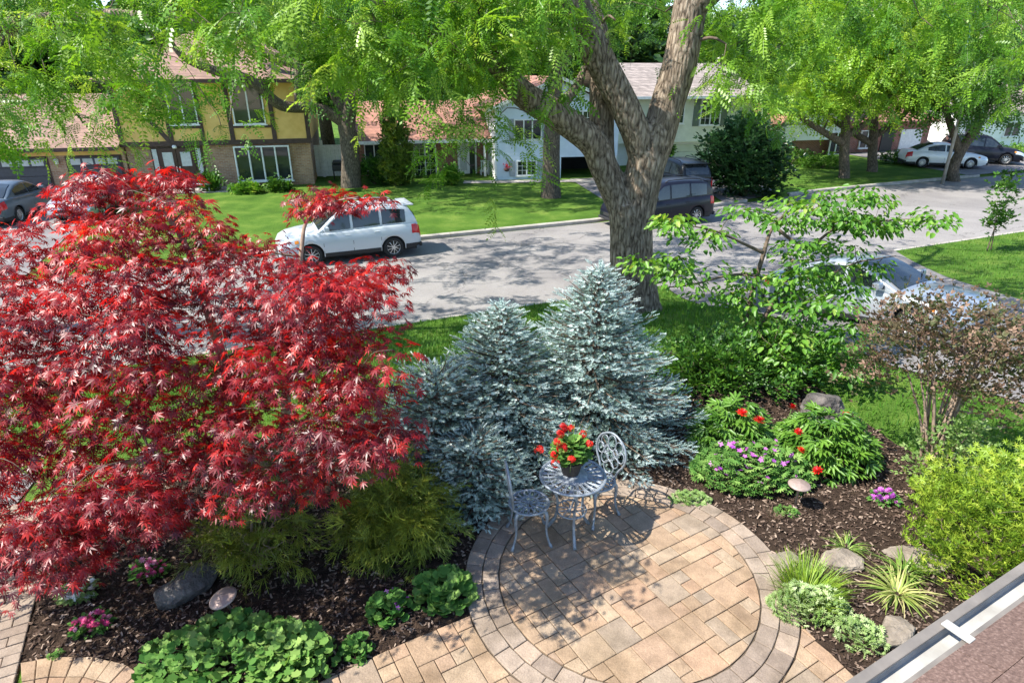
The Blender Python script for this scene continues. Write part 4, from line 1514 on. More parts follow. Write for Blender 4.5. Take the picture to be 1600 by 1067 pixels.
def T_blade(bend=.5, w=.03):
    V, F = [], []
    for i, t in enumerate((0, .35, .7, 1)):
        ww = w * (1 - .85 * t * t)
        V += [(bend * t * t, -ww, t * (1 - .35 * bend * t)), (bend * t * t, ww, t * (1 - .35 * bend * t))]
    for i in range(3):
        F.append((2 * i, 2 * i + 1, 2 * i + 3, 2 * i + 2))
    return V, F

MAPLE, FROND = T_maple(), T_frond(8, .05, .2, .4)
OVATE, ROUND = T_leaf(), T_round()
NEEDLE = T_needles(4, 5, .055, .42, 55)
FEATHER = T_feather(4, .06, .3)
TUFT = join_T([(FEATHER, (0, 0, 0), (math.cos(k * 1.26), math.sin(k * 1.26), .25 + .3 * (k % 2)), (0, 0, 1), .9) for k in range(4)])
SPRAYS = [T_spray(k) for k in range(5)]
SPRAYS_FAR = [T_spray(k + 10, 6, 3, .11, .5, .45) for k in range(4)]
CLUMP = join_T([(T_leaf(.33, .06, .2), (random.uniform(-.3, .3), random.uniform(-.3, .3), random.uniform(-.25, .25)),
                 (random.uniform(-1, 1), random.uniform(-1, 1), random.uniform(-.5, .3)), (random.uniform(-.6, .6), random.uniform(-.6, .6), 1), .42) for _ in range(9)])

def hemi(n, zlo=-.3, zhi=1):
    z = RNG.uniform(zlo, zhi, n)
    g = RNG.uniform(0, 2 * math.pi, n)
    r = np.sqrt(np.maximum(0, 1 - z * z))
    return np.stack([r * np.cos(g), r * np.sin(g), z], 1)

# ------------------------------------------------------------------ branch structure
def curve(pts, n=6):
    """Catmull-Rom through points."""
    P = [Vector(p) for p in pts]
    P = [P[0] * 2 - P[1]] + P + [P[-1] * 2 - P[-2]]
    out = []
    for i in range(1, len(P) - 2):
        for k in range(n):
            t = k / n
            a, b, c, d = P[i - 1], P[i], P[i + 1], P[i + 2]
            out.append(.5 * ((2 * b) + (c - a) * t + (2 * a - 5 * b + 4 * c - d) * t * t + (3 * b - a - 3 * c + d) * t ** 3))
    out.append(P[-2])
    return out

def attach(mb, nodes, targets, r0=.03, r1=.006, sag=.12, sides=5):
    """Join each target to the nearest wood already there, nearest targets first."""
    N = [np.array(n[0]) for n in nodes]
    Rr = [n[1] for n in nodes]
    T = [np.array(t) for t in targets]
    base = np.array(N)
    order = sorted(range(len(T)), key=lambda i: np.min(np.linalg.norm(base - T[i], axis=1)))
    for i in order:
        A = np.array(N)
        dd = np.linalg.norm(A - T[i], axis=1) + 0.4 * np.maximum(0, A[:, 2] - T[i][2])
        j = int(np.argmin(dd))
        a, b = Vector(N[j]), Vector(T[i])
        L = (b - a).length
        if L < .02: continue
        off = Vector(RNG.normal(0, .10 * L, 3))
        mid = a.lerp(b, .5) + off + Vector((0, 0, sag * L))
        pts = curve([a, mid, b], 3)
        ra = min(Rr[j] * .75, r0 + .012 * L)
        rb = max(r1, ra * .35)
        rad = [ra + (rb - ra) * k / (len(pts) - 1) for k in range(len(pts))]
        mb.tube(pts, rad, sides)
        for k in range(2, len(pts)):
            N.append(np.array(pts[k])); Rr.append(rad[k])

def lobes_pts(lobes, n, shell=.6):
    out = []
    w = np.array([l[3] * l[4] * l[5] for l in lobes]); w /= w.sum()
    for l, k in zip(lobes, RNG.multinomial(n, w)):
        d = hemi(k, -1, 1)
        r = RNG.uniform(shell ** 2, 1, k) ** .5
        out.append(np.array(l[:3]) + d * r[:, None] * np.array(l[3:6]))
    return np.concatenate(out)

def screen_pts(poly, n, yfun):
    """Points inside a patch of view, each at its own real distance."""
    Q = pts_in(poly, n)
    out = []
    for px, py in Q:
        out.append(aty(px, py, yfun(px, py)))
    return np.array(out)

def spray_crown(name, parent, centers, per, sigma, size, templ, m, singles=0, down=.25, rn=None):
    """Leaf sprays round branch ends, pointing away from the branch end's inner side and down."""
    C = np.repeat(np.asarray(centers), per, axis=0)
    n = len(C)
    off = RNG.normal(0, 1, (n, 3)) * np.asarray(sigma)
    pos = C + off
    fwd = nrm(off * [1, 1, .4] + RNG.normal(0, .25 * np.mean(sigma), (n, 3)) + 1e-4)
    fwd[:, 2] -= down
    fwd = nrm(fwd) + RNG.normal(0, .3, (n, 3))
    up = np.stack([RNG.normal(0, .6, n), RNG.normal(0, .6, n), np.ones(n)], 1)
    sc = size * RNG.uniform(.55, 1.3, n)
    cl = np.repeat(np.clip(RNG.normal(.45, .28, len(centers)), 0, 1), per)
    rnd = np.clip(cl + RNG.normal(0, .18, n), 0, 1)
    k = len(templ)
    for i in range(k):
        s = slice(i, None, k)
        o = scatter(name, templ[i], pos[s], fwd[s], up[s], sc[s], m, parent, rnd[s], kind='stuff')
    return pos, fwd, up, sc, rnd

def merge_children(parent, name):
    """Join the crown pieces of one tree into one mesh part."""
    obs = [c for c in parent.children if c.name.split('.')[0] == name]
    if len(obs) < 2: return
    with bpy.context.temp_override(active_object=obs[0], object=obs[0], selected_objects=obs, selected_editable_objects=obs):
        bpy.ops.object.join()
    for me in list(bpy.data.meshes):
        if me.users == 0: bpy.data.meshes.remove(me)

# ------------------------------------------------------------------ the big locust at the kerb
def limb_px(pts, Y, dy=None):
    out = []
    for i, (px, py) in enumerate(pts):
        out.append(aty(px, py, Y + (dy[i] if dy else 0)))
    return out

def wood(parent, limbs, m, sides=14, voxel=None, name='trunk'):
    """limbs: (points, radii); returns nodes for branches."""
    nodes = []
    mb = MB()
    o0 = Vector(parent.location)
    for pts, rad in limbs:
        c = curve(pts, 6)
        k = len(pts) - 1
        rr = [interp([(i / k, r) for i, r in enumerate(rad)], q / (len(c) - 1)) for q in range(len(c))]
        mb.tube([p - o0 for p in c], rr, sides)
        nodes += [((p.x, p.y, p.z), r) for p, r in zip(c, rr)][4:]
    o = mb.build(name, m, parent, True)
    if voxel:
        r = o.modifiers.new('remesh', 'REMESH')
        r.mode = 'VOXEL'; r.voxel_size = voxel; r.use_smooth_shade = True
        s = o.modifiers.new('smooth', 'SMOOTH')
        s.iterations = 5; s.factor = .5
    return nodes

def branches(parent, nodes, targets, m, r0=.03, name='branches', **k):
    mb = MB()
    attach(mb, nodes, targets, r0, **k)
    o0 = Vector(parent.location)
    mb.v = [(p[0] - o0.x, p[1] - o0.y, p[2] - o0.z) for p in mb.v]
    o = mb.build(name, m, parent, True)
    o['kind'] = 'stuff'
    return o

b = gp(990, 488)
YT = b.y
lo = thing('locust_tree', 'big furrowed locust tree with forked trunk at the street edge', 'tree', b)
base = [(b + Vector((0, 0, -.2)))]
J = aty(972, 318, YT)
limbs = [
    ([b + Vector((.02, 0, -.3)), b + Vector((0, 0, .25))] + limb_px([(987, 420), (986, 360), (982, 315)], YT), [.82, .54, .46, .44, .42]),
    (limb_px([(985, 350), (962, 300), (942, 258), (925, 222), (873, 182), (818, 148), (775, 100), (715, 70), (640, 30), (560, -10)], YT, [0, 0, -.05, -.1, -.3, -.6, -.9, -1.4, -2, -2.6]), [.33, .30, .28, .28, .27, .24, .19, .14, .10, .06]),
    (limb_px([(943, 262), (940, 215), (940, 130), (932, 50), (900, -40), (870, -160)], YT, [.2, .3, .5, .7, 1, 1.5]), [.25, .25, .25, .23, .19, .12]),
    (limb_px([(990, 350), (1000, 300), (1010, 255), (1016, 232)], YT), [.38, .38, .38, .34]),
    (limb_px([(1008, 262), (996, 215), (975, 165), (943, 105), (908, 30), (880, -60), (840, -170)], YT, [0, -.1, -.15, -.2, -.4, -.8, -1.4]), [.28, .28, .28, .28, .26, .2, .12]),
    (limb_px([(1012, 262), (1028, 215), (1042, 165), (1062, 100), (1078, 10), (1088, -90), (1130, -200)], YT, [0, 0, .1, .2, .3, .5, .6]), [.33, .33, .33, .33, .31, .26, .14]),
    (limb_px([(865, 178), (890, 150), (905, 130), (912, 105)], YT, [-.3, 0, .3, .6]), [.13, .11, .09, .06]),
    (limb_px([(1075, 20), (1150, -40), (1260, -90), (1400, -120), (1560, -100)], YT, [.3, -.2, -1, -2, -3]), [.25, .18, .14, .1, .06]),
    (limb_px([(885, -60), (780, -140), (620, -180), (420, -190), (240, -160)], YT, [-.8, -1.4, -2, -2.5, -2.5]), [.2, .17, .13, .09, .05]),
    (limb_px([(905, -40), (800, -120), (640, -150), (560, -120)], YT, [1, 3, 5, 7]), [.18, .14, .1, .05]),
    (limb_px([(1088, -80), (1150, -160), (1260, -170)], YT, [.5, 3, 6]), [.18, .13, .06]),
    (limb_px([(800, 130), (770, 60), (740, -10), (700, -60)], YT, [-.7, -1.2, -1.9, -2.4]), [.13, .1, .07, .04]),
]
nodes = wood(lo, limbs, M['bark'], 18, 0.035)
RNG = np.random.default_rng(21)
yn = lambda a, b: (lambda px, py: RNG.uniform(a, b))
cl = np.concatenate([
    screen_pts([(480, 40), (560, 5), (890, 5), (895, 50), (860, 70), (800, 75), (750, 105), (690, 110), (600, 120), (520, 100)], 92, yn(9.5, 14)),
    screen_pts([(450, -60), (900, -60), (900, 15), (450, 15)], 45, yn(9.5, 14)),
    screen_pts([(560, 120), (760, 110), (740, 180), (690, 165), (640, 170), (590, 160)], 11, yn(10, 13)),
    screen_pts([(1100, -40), (1600, -40), (1640, 80), (1500, 60), (1330, 35), (1200, 50), (1110, 60)], 66, yn(10.5, 16)),
    screen_pts([(1095, 60), (1240, 60), (1230, 150), (1160, 170), (1110, 160)], 22, yn(12, 16)),
    screen_pts([(900, -30), (1060, -30), (1050, 20), (960, 40)], 10, yn(13, 17)),
    screen_pts([(1420, 40), (1640, 60), (1640, 150), (1520, 110)], 10, yn(11, 16)),
    screen_pts([(-300, -500), (1900, -500), (1900, -60), (-300, -60)], 55, yn(10, 19)),
    lobes_pts([(-6.5, 18.8, 8.3, 5.5, 3.2, 1.2), (2, 19.5, 8.6, 6, 3.6, 1.3), (0, 15.5, 9.2, 6, 3, 1.2)], 185, .2),  # out-of-view crown lobes added to dapple the road with shade
])
extra = np.array([aty(*p) for p in [(745, 232, 11), (715, 245, 11), (770, 205, 11.2), (735, 260, 10.8), (700, 215, 11.5), (838, 180, 12)]])
cl = np.concatenate([cl, extra])
branches(lo, nodes, cl, M['twig'], .035)
hid = (cl[:, 2] - CAM_H) / cl[:, 1] > .16
spray_crown('crown', lo, cl[hid], 3, (.4, .4, .28), .8, SPRAYS_FAR, M['locust'])
cl = cl[~hid]
pos, fwd, up, sc, rnd = spray_crown('crown', lo, cl, 4, (.32, .32, .22), .62, SPRAYS, M['locust'])
n = 1300
k = RNG.integers(0, len(cl), n)
fp = cl[k] + RNG.normal(0, .3, (n, 3))
ff = RNG.normal(0, 1, (n, 3)); ff[:, 2] -= .6
fu = np.stack([RNG.normal(0, .5, n), RNG.normal(0, .5, n), np.ones(n)], 1)
scatter('crown', FROND, fp, ff, fu, RNG.uniform(.2, .32, n), M['locust'], lo, kind='stuff', singles=300)
merge_children(lo, 'crown')

# ------------------------------------------------------------------ second locust, trunk outside the picture at the left
RNG = np.random.default_rng(5)
b = Vector((-14.2, 13.2, gz(-14.2, 13.2)))
lt = thing('locust_tree', 'leafy locust crown hanging in from the upper left corner', 'tree', b)
limbs = [
    ([b - Vector((0, 0, .3)), b + Vector((.1, 0, 1.5)), b + Vector((.3, 0, 3.4)), b + Vector((.5, -.1, 5)), b + Vector((.6, 0, 7))], [.5, .42, .38, .3, .18]),
    ([b + Vector((.3, 0, 3.3)), b + Vector((1.8, -.4, 5.2)), b + Vector((4.2, -.8, 6.2)), b + Vector((7.0, -.9, 6.6)), b + Vector((9.2, -.9, 6.4))], [.26, .2, .15, .1, .05]),
    ([b + Vector((.4, 0, 4)), b + Vector((1.2, 1.6, 5.6)), b + Vector((3.2, 2.6, 6.6)), b + Vector((5.6, 3.0, 6.9))], [.2, .16, .1, .05]),
]
nodes = wood(lt, limbs, M['bark'], 12)
cl = np.concatenate([
    screen_pts([(-200, -60), (470, -60), (470, 20), (400, 65), (300, 65), (230, 95), (180, 140), (100, 140), (-200, 150)], 125, yn(9.5, 14.5)),
    screen_pts([(-150, 140), (185, 130), (195, 175), (150, 200), (60, 190), (-150, 220)], 30, yn(9.5, 13.5)),
    screen_pts([(225, 100), (250, 70), (290, 120), (315, 160), (250, 160)], 4, yn(11, 13)),
    screen_pts([(110, 205), (185, 200), (170, 240), (115, 245)], 4, yn(10, 12)),
    screen_pts([(300, 165), (330, 160), (355, 205), (335, 220)], 4, yn(10, 12)),
    screen_pts([(-600, -400), (450, -400), (450, -60), (-600, -60)], 50, yn(9, 17)),
])
branches(lt, nodes, cl, M['twig'], .03)
hid = (cl[:, 2] - CAM_H) / cl[:, 1] > .16
spray_crown('crown', lt, cl[hid], 3, (.4, .4, .28), .8, SPRAYS_FAR, M['locust'])
cl = cl[~hid]
spray_crown('crown', lt, cl, 4, (.32, .32, .2), .62, SPRAYS, M['locust'])
merge_children(lt, 'crown')

# ------------------------------------------------------------------ street trees across the road
def street_tree(label, b, limbs, lobes, n, m, per=4, size=1.0, sigma=.5, seed=1, bark=None, name='street_tree', group='trees on the far lawns'):
    global RNG
    RNG = np.random.default_rng(seed)
    t = thing(name, label, 'tree', b, 0, group)
    nodes = wood(t, limbs, bark or M['bark_far'], 12)
    cl = lobes_pts(lobes, n)
    branches(t, nodes, cl, M['bark_far'], .05)
    spray_crown('crown', t, cl, per, (sigma, sigma, sigma * .7), size, SPRAYS_FAR, m)
    merge_children(t, 'crown')
    return t

g = gp(548, 292)
YB = g.y
street_tree('shade tree between the half-timbered and blue houses, limbs reaching left', g,
    [([g - Vector((0, 0, .3))] + limb_px([(548, 250), (545, 215), (542, 190), (555, 120), (560, 40), (570, -60)], YB, [0, 0, 0, .2, .4, .6]), [.55, .46, .45, .42, .3, .22, .1]),
     (limb_px([(542, 195), (500, 170), (440, 165), (395, 128), (340, 112), (290, 92), (262, 60)], YB, [0, -.5, -1.5, -2.4, -3, -3.6, -4]), [.3, .26, .25, .24, .2, .15, .08]),
     (limb_px([(540, 180), (500, 110), (450, 98), (410, 80), (370, 40), (340, 0)], YB, [0, .2, .3, .4, .6, .8]), [.28, .24, .22, .2, .16, .1]),
     (limb_px([(465, 160), (466, 90), (462, 20), (455, -60)], YB, [-.8, -.6, -.4, 0]), [.16, .17, .14, .1]),
     (limb_px([(555, 150), (620, 110), (680, 60)], YB, [0, -1, -2]), [.22, .17, .08])],
    [(*aty(555, 60, YB - 1), 3.6, 3.4, 2.6), (*aty(500, 150, YB - 2), 1.6, 1.5, 1.0), (*aty(650, 90, YB - 3), 2.8, 3, 2.0), (*aty(380, 0, YB - 1), 4, 3.4, 1.3),
     (*aty(390, 190, YB - 4.2), 1.1, 1, 1.0), (*aty(460, 200, YB - 4), .9, .9, .8), (*aty(585, 175, YB - 1.5), 1.2, 1.2, .8), (*aty(600, -120, YB - 1), 6, 6, 3), (-6.0, 27.5, 7.4, 4.5, 2.2, .8), (*aty(430, -90, YB - 4), 5, 4, 2.4)],  # fixed-position lobe is out of view, added to dapple the lawn with shade
    215, M['locust_dark'], seed=31)
g = gp(861, 308)
YB = g.y
street_tree('tall tree on the blue-house lawn, trunk left of the big locust', g,
    [([g - Vector((0, 0, .3))] + limb_px([(861, 280), (862, 220), (866, 160), (868, 80), (860, -20)], YB), [.52, .42, .38, .34, .3, .18]),
     (limb_px([(864, 180), (820, 130), (770, 90), (720, 60)], YB, [0, -.4, -1, -1.5]), [.22, .18, .12, .06]),
     (limb_px([(867, 120), (905, 60), (950, 0)], YB, [0, .3, .6]), [.2, .15, .08])],
    [(*aty(815, 25, YB - .5), 2.4, 3, 1.4), (*aty(755, 20, YB - 1), 2.4, 3, 1.4), (*aty(960, 20, YB + 1), 3.0, 3, 1.8), (*aty(860, -100, YB - 1), 6, 6, 3.2), (*aty(1010, 95, YB + 3), 1.6, 1.5, .8)],
    190, M['locust_dark'], seed=33)
g = gp(1318, 278)
YB = g.y
gt = lambda px0, g: [([g - Vector((0, 0, .3)), g + Vector((0, 0, .2))] + limb_px([(px0 + 1, 245), (px0 + 3, 205), (px0 + 5, 150), (px0 + 2, 80)], g.y), [.36, .29, .26, .24, .17, .08]),
                     (limb_px([(px0, 225), (px0 - 50, 195), (px0 - 100, 160)], g.y, [0, -.5, -1]), [.2, .15, .07]),
                     (limb_px([(px0 + 2, 215), (px0 + 50, 180), (px0 + 85, 130)], g.y, [0, .4, .8]), [.2, .14, .07])]
street_tree('golden-green young tree with forked trunk, nearer of the far pair', g, gt(1318, g),
    [(*aty(1300, 105, YB), 4.4, 4, 2.3), (*aty(1260, 145, YB - 1), 2.4, 2, .7), (*aty(1360, 50, YB), 4.4, 4, 2.5), (*aty(1390, 135, YB - 1), 2.4, 2, .7)],
    260, M['locust_gold'], per=5, seed=35)
g = gp(1362, 268)
street_tree('golden-green tree just behind and right of the forked one', g, gt(1362, g),
    [(*aty(1400, 95, g.y), 4.4, 4, 2.3), (*aty(1350, 30, g.y + 1), 4.4, 4, 2.4), (*aty(1440, 145, g.y), 2, 2, .7)],
    200, M['locust_gold'], per=5, seed=36)
g = gp(1493, 283)
street_tree('tree with leaning dark trunk in front of the white sedan', g,
    [([g - Vector((0, 0, .3))] + limb_px([(1490, 262), (1505, 230), (1530, 190), (1545, 130), (1550, 60)], g.y), [.36, .28, .26, .24, .18, .1]),
     (limb_px([(1500, 240), (1480, 180), (1460, 120)], g.y), [.22, .16, .08])],
    [(*aty(1500, 125, g.y), 3.2, 3, 1.8), (*aty(1470, 60, g.y), 4.2, 4, 2.6), (*aty(1560, 90, g.y), 4, 3.6, 2.8)],
    220, M['locust_dark'], per=5, seed=37)

# background trees behind the houses
RNG = np.random.default_rng(50)
bt = []
spec_bt = [(-34, 50, 11, 'background tree rising left of the half-timbered house'), (-24, 52, 12, 'background tree behind the garage roof'), (-14, 50, 13, 'background tree behind the half-timbered roof'),
           (-6, 52, 12, 'background tree behind the gap beside the white fence'), (1.5, 56, 10.5, 'background tree behind the blue-house roof'), (9, 62, 12.5, 'background tree behind the white raised house'), (17, 58, 9, 'background tree right of the white raised house'),
           (25, 62, 12, 'background tree behind the brick bungalow'), (34, 64, 13, 'background tree behind the far end of the bungalow'), (43, 60, 13, 'background tree behind the far white house'), (52, 62, 14, 'background tree at the far right edge'),
           (-44, 46, 12, 'background tree at the far left edge'), (20.5, 50.0, 8, 'background tree between raised house and bungalow')]
for i, (x, y, h, lab) in enumerate(spec_bt):
    t = thing('background_tree', lab, 'tree', (x, y, -1.12), 0, 'trees behind the houses')
    if i < 3:
        mb = MB().tube([(0, 0, -.3), (.1, 0, 3), (-.1, .1, 6), (0, 0, 9)], [.35, .28, .2, .08], 8)
        tm = mb.mesh('trunk', M['bark_far'], True)
        lb = [(0, 0, 7, 3.8, 3.8, 3.6), (1.8, -.6, 5, 2.6, 2.6, 2.2), (-1.7, .4, 5.3, 2.6, 2.6, 2.4), (.2, .3, 9.6, 2.4, 2.4, 2), (0, -1, 3.6, 2.6, 2.4, 1.6)]
        c = lobes_pts(lb, 900, .72)
        k = len(c)
        cm = scatter_mesh('crown', CLUMP, c, RNG.normal(0, 1, (k, 3)), np.stack([RNG.normal(0, .5, k), RNG.normal(0, .5, k), np.ones(k)], 1), RNG.uniform(.8, 1.6, k), M['far_leaf'],
                          np.clip(RNG.normal(.45, .25, k), 0, 1))
        bt.append((tm, cm))
    tm, cm = bt[i % 3]
    a = bpy.data.objects.new('trunk', tm); link(a, t)
    c = bpy.data.objects.new('crown', cm); link(c, t); c['kind'] = 'stuff'
    t.scale = (h / 10.5 * 1.25, h / 10.5 * 1.25, h / 10.5)
    t.rotation_euler.z = i * 1.7

# ------------------------------------------------------------------ shrubs by the houses
def bush(name, label, cat, b, lobes, n, templ, size, m, stems=8, seed=1, sig=.12, per=6, group=None, stem_m=None, singles=0, rn=(.45, .25), sr=.02, lift=.4, shell=.55, crown='foliage', wild=.8):
    """Multi-stemmed shrub: stems up to leaf clumps spread through its lobes (given relative to the base)."""
    global RNG
    RNG = np.random.default_rng(seed)
    b = Vector(b)
    t = thing(name, label, cat, b, 0, group)
    L = [(b.x + l[0], b.y + l[1], b.z + l[2], l[3], l[4], l[5]) for l in lobes]
    cl = lobes_pts(L, n, shell)
    cl[:, 2] = np.maximum(cl[:, 2], b.z + .03)
    tg = cl[RNG.choice(len(cl), min(len(cl), 90), replace=False)]
    nd = []
    mb = MB()
    cen = Vector(np.mean(cl, 0))
    for k in range(stems):
        g = 2 * math.pi * k / stems
        p0 = b + Vector((.06 * math.cos(g) * sr / .02, .06 * math.sin(g) * sr / .02, -.05))
        e = Vector(tg[k % len(tg)]) * .5 + cen * .5
        c = curve([p0, p0.lerp(e, .45) + Vector((0, 0, .1)), e], 4)
        rad = [sr * (1 - .6 * q / (len(c) - 1)) for q in range(len(c))]
        mb.tube([p - b for p in c], rad, 5)
        nd += [((p.x, p.y, p.z), r) for p, r in zip(c, rad)][2:]
    mb2 = MB()
    attach(mb2, nd, tg, sr * .6, sr * .15, .05, 4)
    mb.add([(p[0] - b.x, p[1] - b.y, p[2] - b.z) for p in mb2.v], mb2.f)
    mb.build('stems', stem_m or M['twig'], t, True)
    C = np.repeat(cl, per, axis=0)
    k = len(C)
    off = RNG.normal(0, sig, (k, 3))
    pos = C + off
    pos[:, 2] = np.maximum(pos[:, 2], b.z + .02)
    out = nrm(pos - (np.array(cen) * [1, 1, 0] + [0, 0, b.z]))
    fwd = nrm(off) * wild + out + [0, 0, lift]
    up = np.stack([RNG.normal(0, .4, k), RNG.normal(0, .4, k), np.ones(k)], 1)
    rnd = np.clip(np.repeat(RNG.normal(rn[0], rn[1] * .7, len(cl)), per) + RNG.normal(0, rn[1] * .7, k), 0, 1)
    scatter(crown, templ, pos, fwd, up, size * RNG.uniform(.7, 1.25, k), m, t, rnd, kind='stuff', singles=singles)
    return t

BIGLEAF = join_T([(OVATE, (0, 0, 0), (1, .5, 0), (0, 0, 1), .6), (OVATE, (0, 0, .05), (1, -.6, .2), (0, 0, 1), .6), (OVATE, (-.1, 0, .05), (-.4, .8, .1), (0, .2, 1), .55), (OVATE, (.1, 0, .1), (.3, -.9, .4), (.2, 0, 1), .5)])
g = gp(1160, 306)
bush('lilac_bush', 'large round dark green bush in front of the white raised house', 'bush', g, [(0, .3, 1.7, 1.9, 1.5, 1.6), (-.3, 0, 2.6, 1.2, 1.1, 1.0), (.5, 0, 1.0, 1.7, 1.3, 1.0), (-1.0, .2, 1.9, 1.2, 1, 1.1)], 420, BIGLEAF, .36, M['lilac'], 9, 61, .28, 7, sr=.05)
g = gp(622, 290)
bush('cedar_tree', 'narrow yellow-green cedar standing before the blue-house porch wing', 'cedar', g, [(0, 0, .9, .95, .9, 1.0), (.05, 0, 1.9, .85, .8, 1.0), (0, 0, 3.0, .62, .6, .9), (0, 0, 3.9, .38, .36, .7)], 420, BIGLEAF, .24, M['cedar'], 3, 62, .12, 7, sr=.06, lift=.9)
g = gp(585, 288)
bush('dark_shrub', 'low dark shrub at the foot of the cedar', 'shrub', g, [(0, 0, .7, .8, .6, .7)], 90, BIGLEAF, .25, M['shrub'], 5, 63, .15, 6, sr=.03)
g = gp(1057, 272)
bush('round_cedar', 'rounded green cedar right of the big trunk by the white house', 'cedar', g + Vector((-.6, 2.2, 0)), [(0, 0, .9, .85, .8, .9), (0, 0, 1.7, .7, .65, .8)], 180, BIGLEAF, .24, M['shrub'], 3, 64, .12, 7, sr=.05, lift=.8)
for i, (px, py, w, h, lab) in enumerate([(385, 303, .7, .4, 'leafy plants under the wide bay window'), (435, 300, .6, .45, 'leafy plants at the right end of the bay window'), (705, 290, .5, .9, 'pale shrub in front of the porch door'),
                                         (1235, 258, 1.6, .8, 'shrub row at the corner of the brick bungalow'), (1285, 262, 1.4, .6, 'low shrub under the bungalow white gable'), (1400, 256, 1.2, .6, 'low shrub by the bungalow door'), (1580, 246, 2.4, .8, 'low hedge behind the dark blue vehicle'),
                                         (330, 300, .4, .8, 'tall grassy plants beside the brown double door')]):
    g = gp(px, py)
    bush('foundation_shrub', lab, 'shrub', g, [(0, .1, h * .55, w, w * .6, h * .5)], 90, BIGLEAF, .22, M['shrub' if i % 2 else 'dogwood'], 5, 70 + i, .12, 5, 'shrubs along the house fronts', sr=.02)

g = gp(1545, 392)
bush('young_tree', 'slim young tree on the lawn beyond the silver sedan', 'tree', g, [(0, 0, 1.1, .35, .3, .4), (.05, 0, 1.8, .36, .32, .45), (-.1, 0, 2.3, .22, .2, .4)], 60, BIGLEAF, .2, M['shrub'], 2, 82, .12, 4, sr=.022, lift=.2)

# ------------------------------------------------------------------ red Japanese maple
RNG = np.random.default_rng(101)
b = Vector((-2.75, 5.35, 0))
mp = thing('red_maple', 'spreading red Japanese maple filling the left of the garden', 'tree', b)
limbs = [
    ([b - Vector((0, 0, .1)), b + Vector((.02, .0, .3)), b + Vector((.1, .05, .7))], [.12, .1, .085]),
    ([b + Vector((.1, .05, .65)), b + Vector((.45, .1, 1.1)), b + Vector((.55, .2, 1.6)), b + Vector((.95, .4, 2.1)), b + Vector((1.4, .4, 2.35))], [.07, .055, .045, .03, .015]),
    ([b + Vector((.1, .05, .7)), b + Vector((0, .2, 1.3)), b + Vector((-.2, .4, 2.0)), b + Vector((-.4, .6, 2.8)), b + Vector((-.5, .5, 3.2))], [.075, .06, .045, .03, .014]),
    ([b + Vector((.05, .0, .5)), b + Vector((-.5, -.2, 1.1)), b + Vector((-1.1, -.4, 1.7)), b + Vector((-1.8, -.5, 2.1))], [.07, .055, .04, .018]),
    ([b + Vector((.05, .0, .6)), b + Vector((.1, -.5, 1.1)), b + Vector((-.1, -1.0, 1.5)), b + Vector((-.4, -1.5, 1.7))], [.06, .045, .03, .014]),
    ([b + Vector((.08, .0, .45)), b + Vector((.5, -.35, .72)), b + Vector((.95, -.5, .95)), b + Vector((1.3, -.6, 1.05))], [.055, .045, .03, .014]),
]
limbs.append(([b + Vector((.55, .2, 1.6)), aty(470, 400, 5.9), aty(480, 345, 6.1), aty(515, 318, 6.15), aty(560, 308, 6.15)], [.035, .022, .016, .012, .006]))
limbs.append(([aty(478, 350, 6.1), aty(462, 325, 6.1), aty(450, 312, 6.1)], [.012, .009, .005]))
nodes = wood(mp, limbs, M['twig_pale'], 9)
top = [(-160, 420), (-60, 370), (60, 335), (110, 275), (150, 262), (270, 262), (290, 300), (370, 345), (430, 375), (470, 402), (545, 405), (612, 405), (625, 432), (560, 470), (525, 520)]
low = [(560, 560), (600, 590), (628, 640), (622, 690), (590, 720), (540, 755), (480, 770), (400, 765), (340, 800), (280, 800), (205, 845), (135, 880), (20, 905), (-160, 880)]
def ymap(px, py):
    t = (py - 260) / 680.0
    back = 6.5 - 2.3 * t
    front = 5.2 - 1.9 * min(1, t * 1.25)
    return RNG.uniform(max(front, 3.35), back) + .15 * RNG.normal()
cl = np.concatenate([
    screen_pts(top + low, 800, ymap),
    screen_pts([(440, 300), (520, 292), (600, 305), (560, 318), (455, 330)], 20, yn(5.9, 6.4)),
    screen_pts([(130, 262), (270, 262), (290, 300), (120, 300)], 16, yn(5.7, 6.2)),
    screen_pts([(290, 340), (420, 365), (470, 405), (620, 412), (610, 450), (300, 430)], 42, yn(5.4, 6.3)),
    screen_pts([(450, 430), (610, 440), (630, 680), (480, 730)], 60, yn(3.9, 4.8)),
    screen_pts([(-50, 400), (200, 380), (300, 560), (100, 620), (-50, 560)], 34, yn(3.9, 4.8)),
    screen_pts([(0, 820), (190, 820), (120, 890), (50, 915), (0, 890)], 16, yn(3.45, 4.0)),
])
keep = []
for p in cl:                       # leave the open window in the crown where the limbs show
    keep.append(True)
cl = cl[np.array(keep)]
branches(mp, nodes, cl[RNG.choice(len(cl), 330, replace=False)], M['twig'], .012, r1=.0035, sag=.1, sides=4)
per = 31
C = np.repeat(cl, per, axis=0)
n = len(C)
ang = RNG.uniform(0, 2 * math.pi, n)
rr = .24 * np.sqrt(RNG.random(n))
off = np.stack([rr * np.cos(ang), rr * np.sin(ang), RNG.normal(0, .035, n) - .25 * rr], 1)
fwd = np.stack([np.cos(ang), np.sin(ang), RNG.normal(-.5, .35, n)], 1)
up = np.stack([RNG.normal(0, .38, n) + .25 * np.cos(ang), RNG.normal(0, .38, n) + .25 * np.sin(ang), np.ones(n)], 1)
cc = np.clip(RNG.normal(.42, .17, len(cl)) + .12 * (cl[:, 2] > 2.6), 0, 1)
rnd = np.clip(np.repeat(cc, per) + RNG.normal(0, .17, n), 0, 1)
scatter('crown', MAPLE, C + off, fwd, up, RNG.uniform(.042, .082, n), M['maple'], mp, rnd, kind='stuff', singles=300)

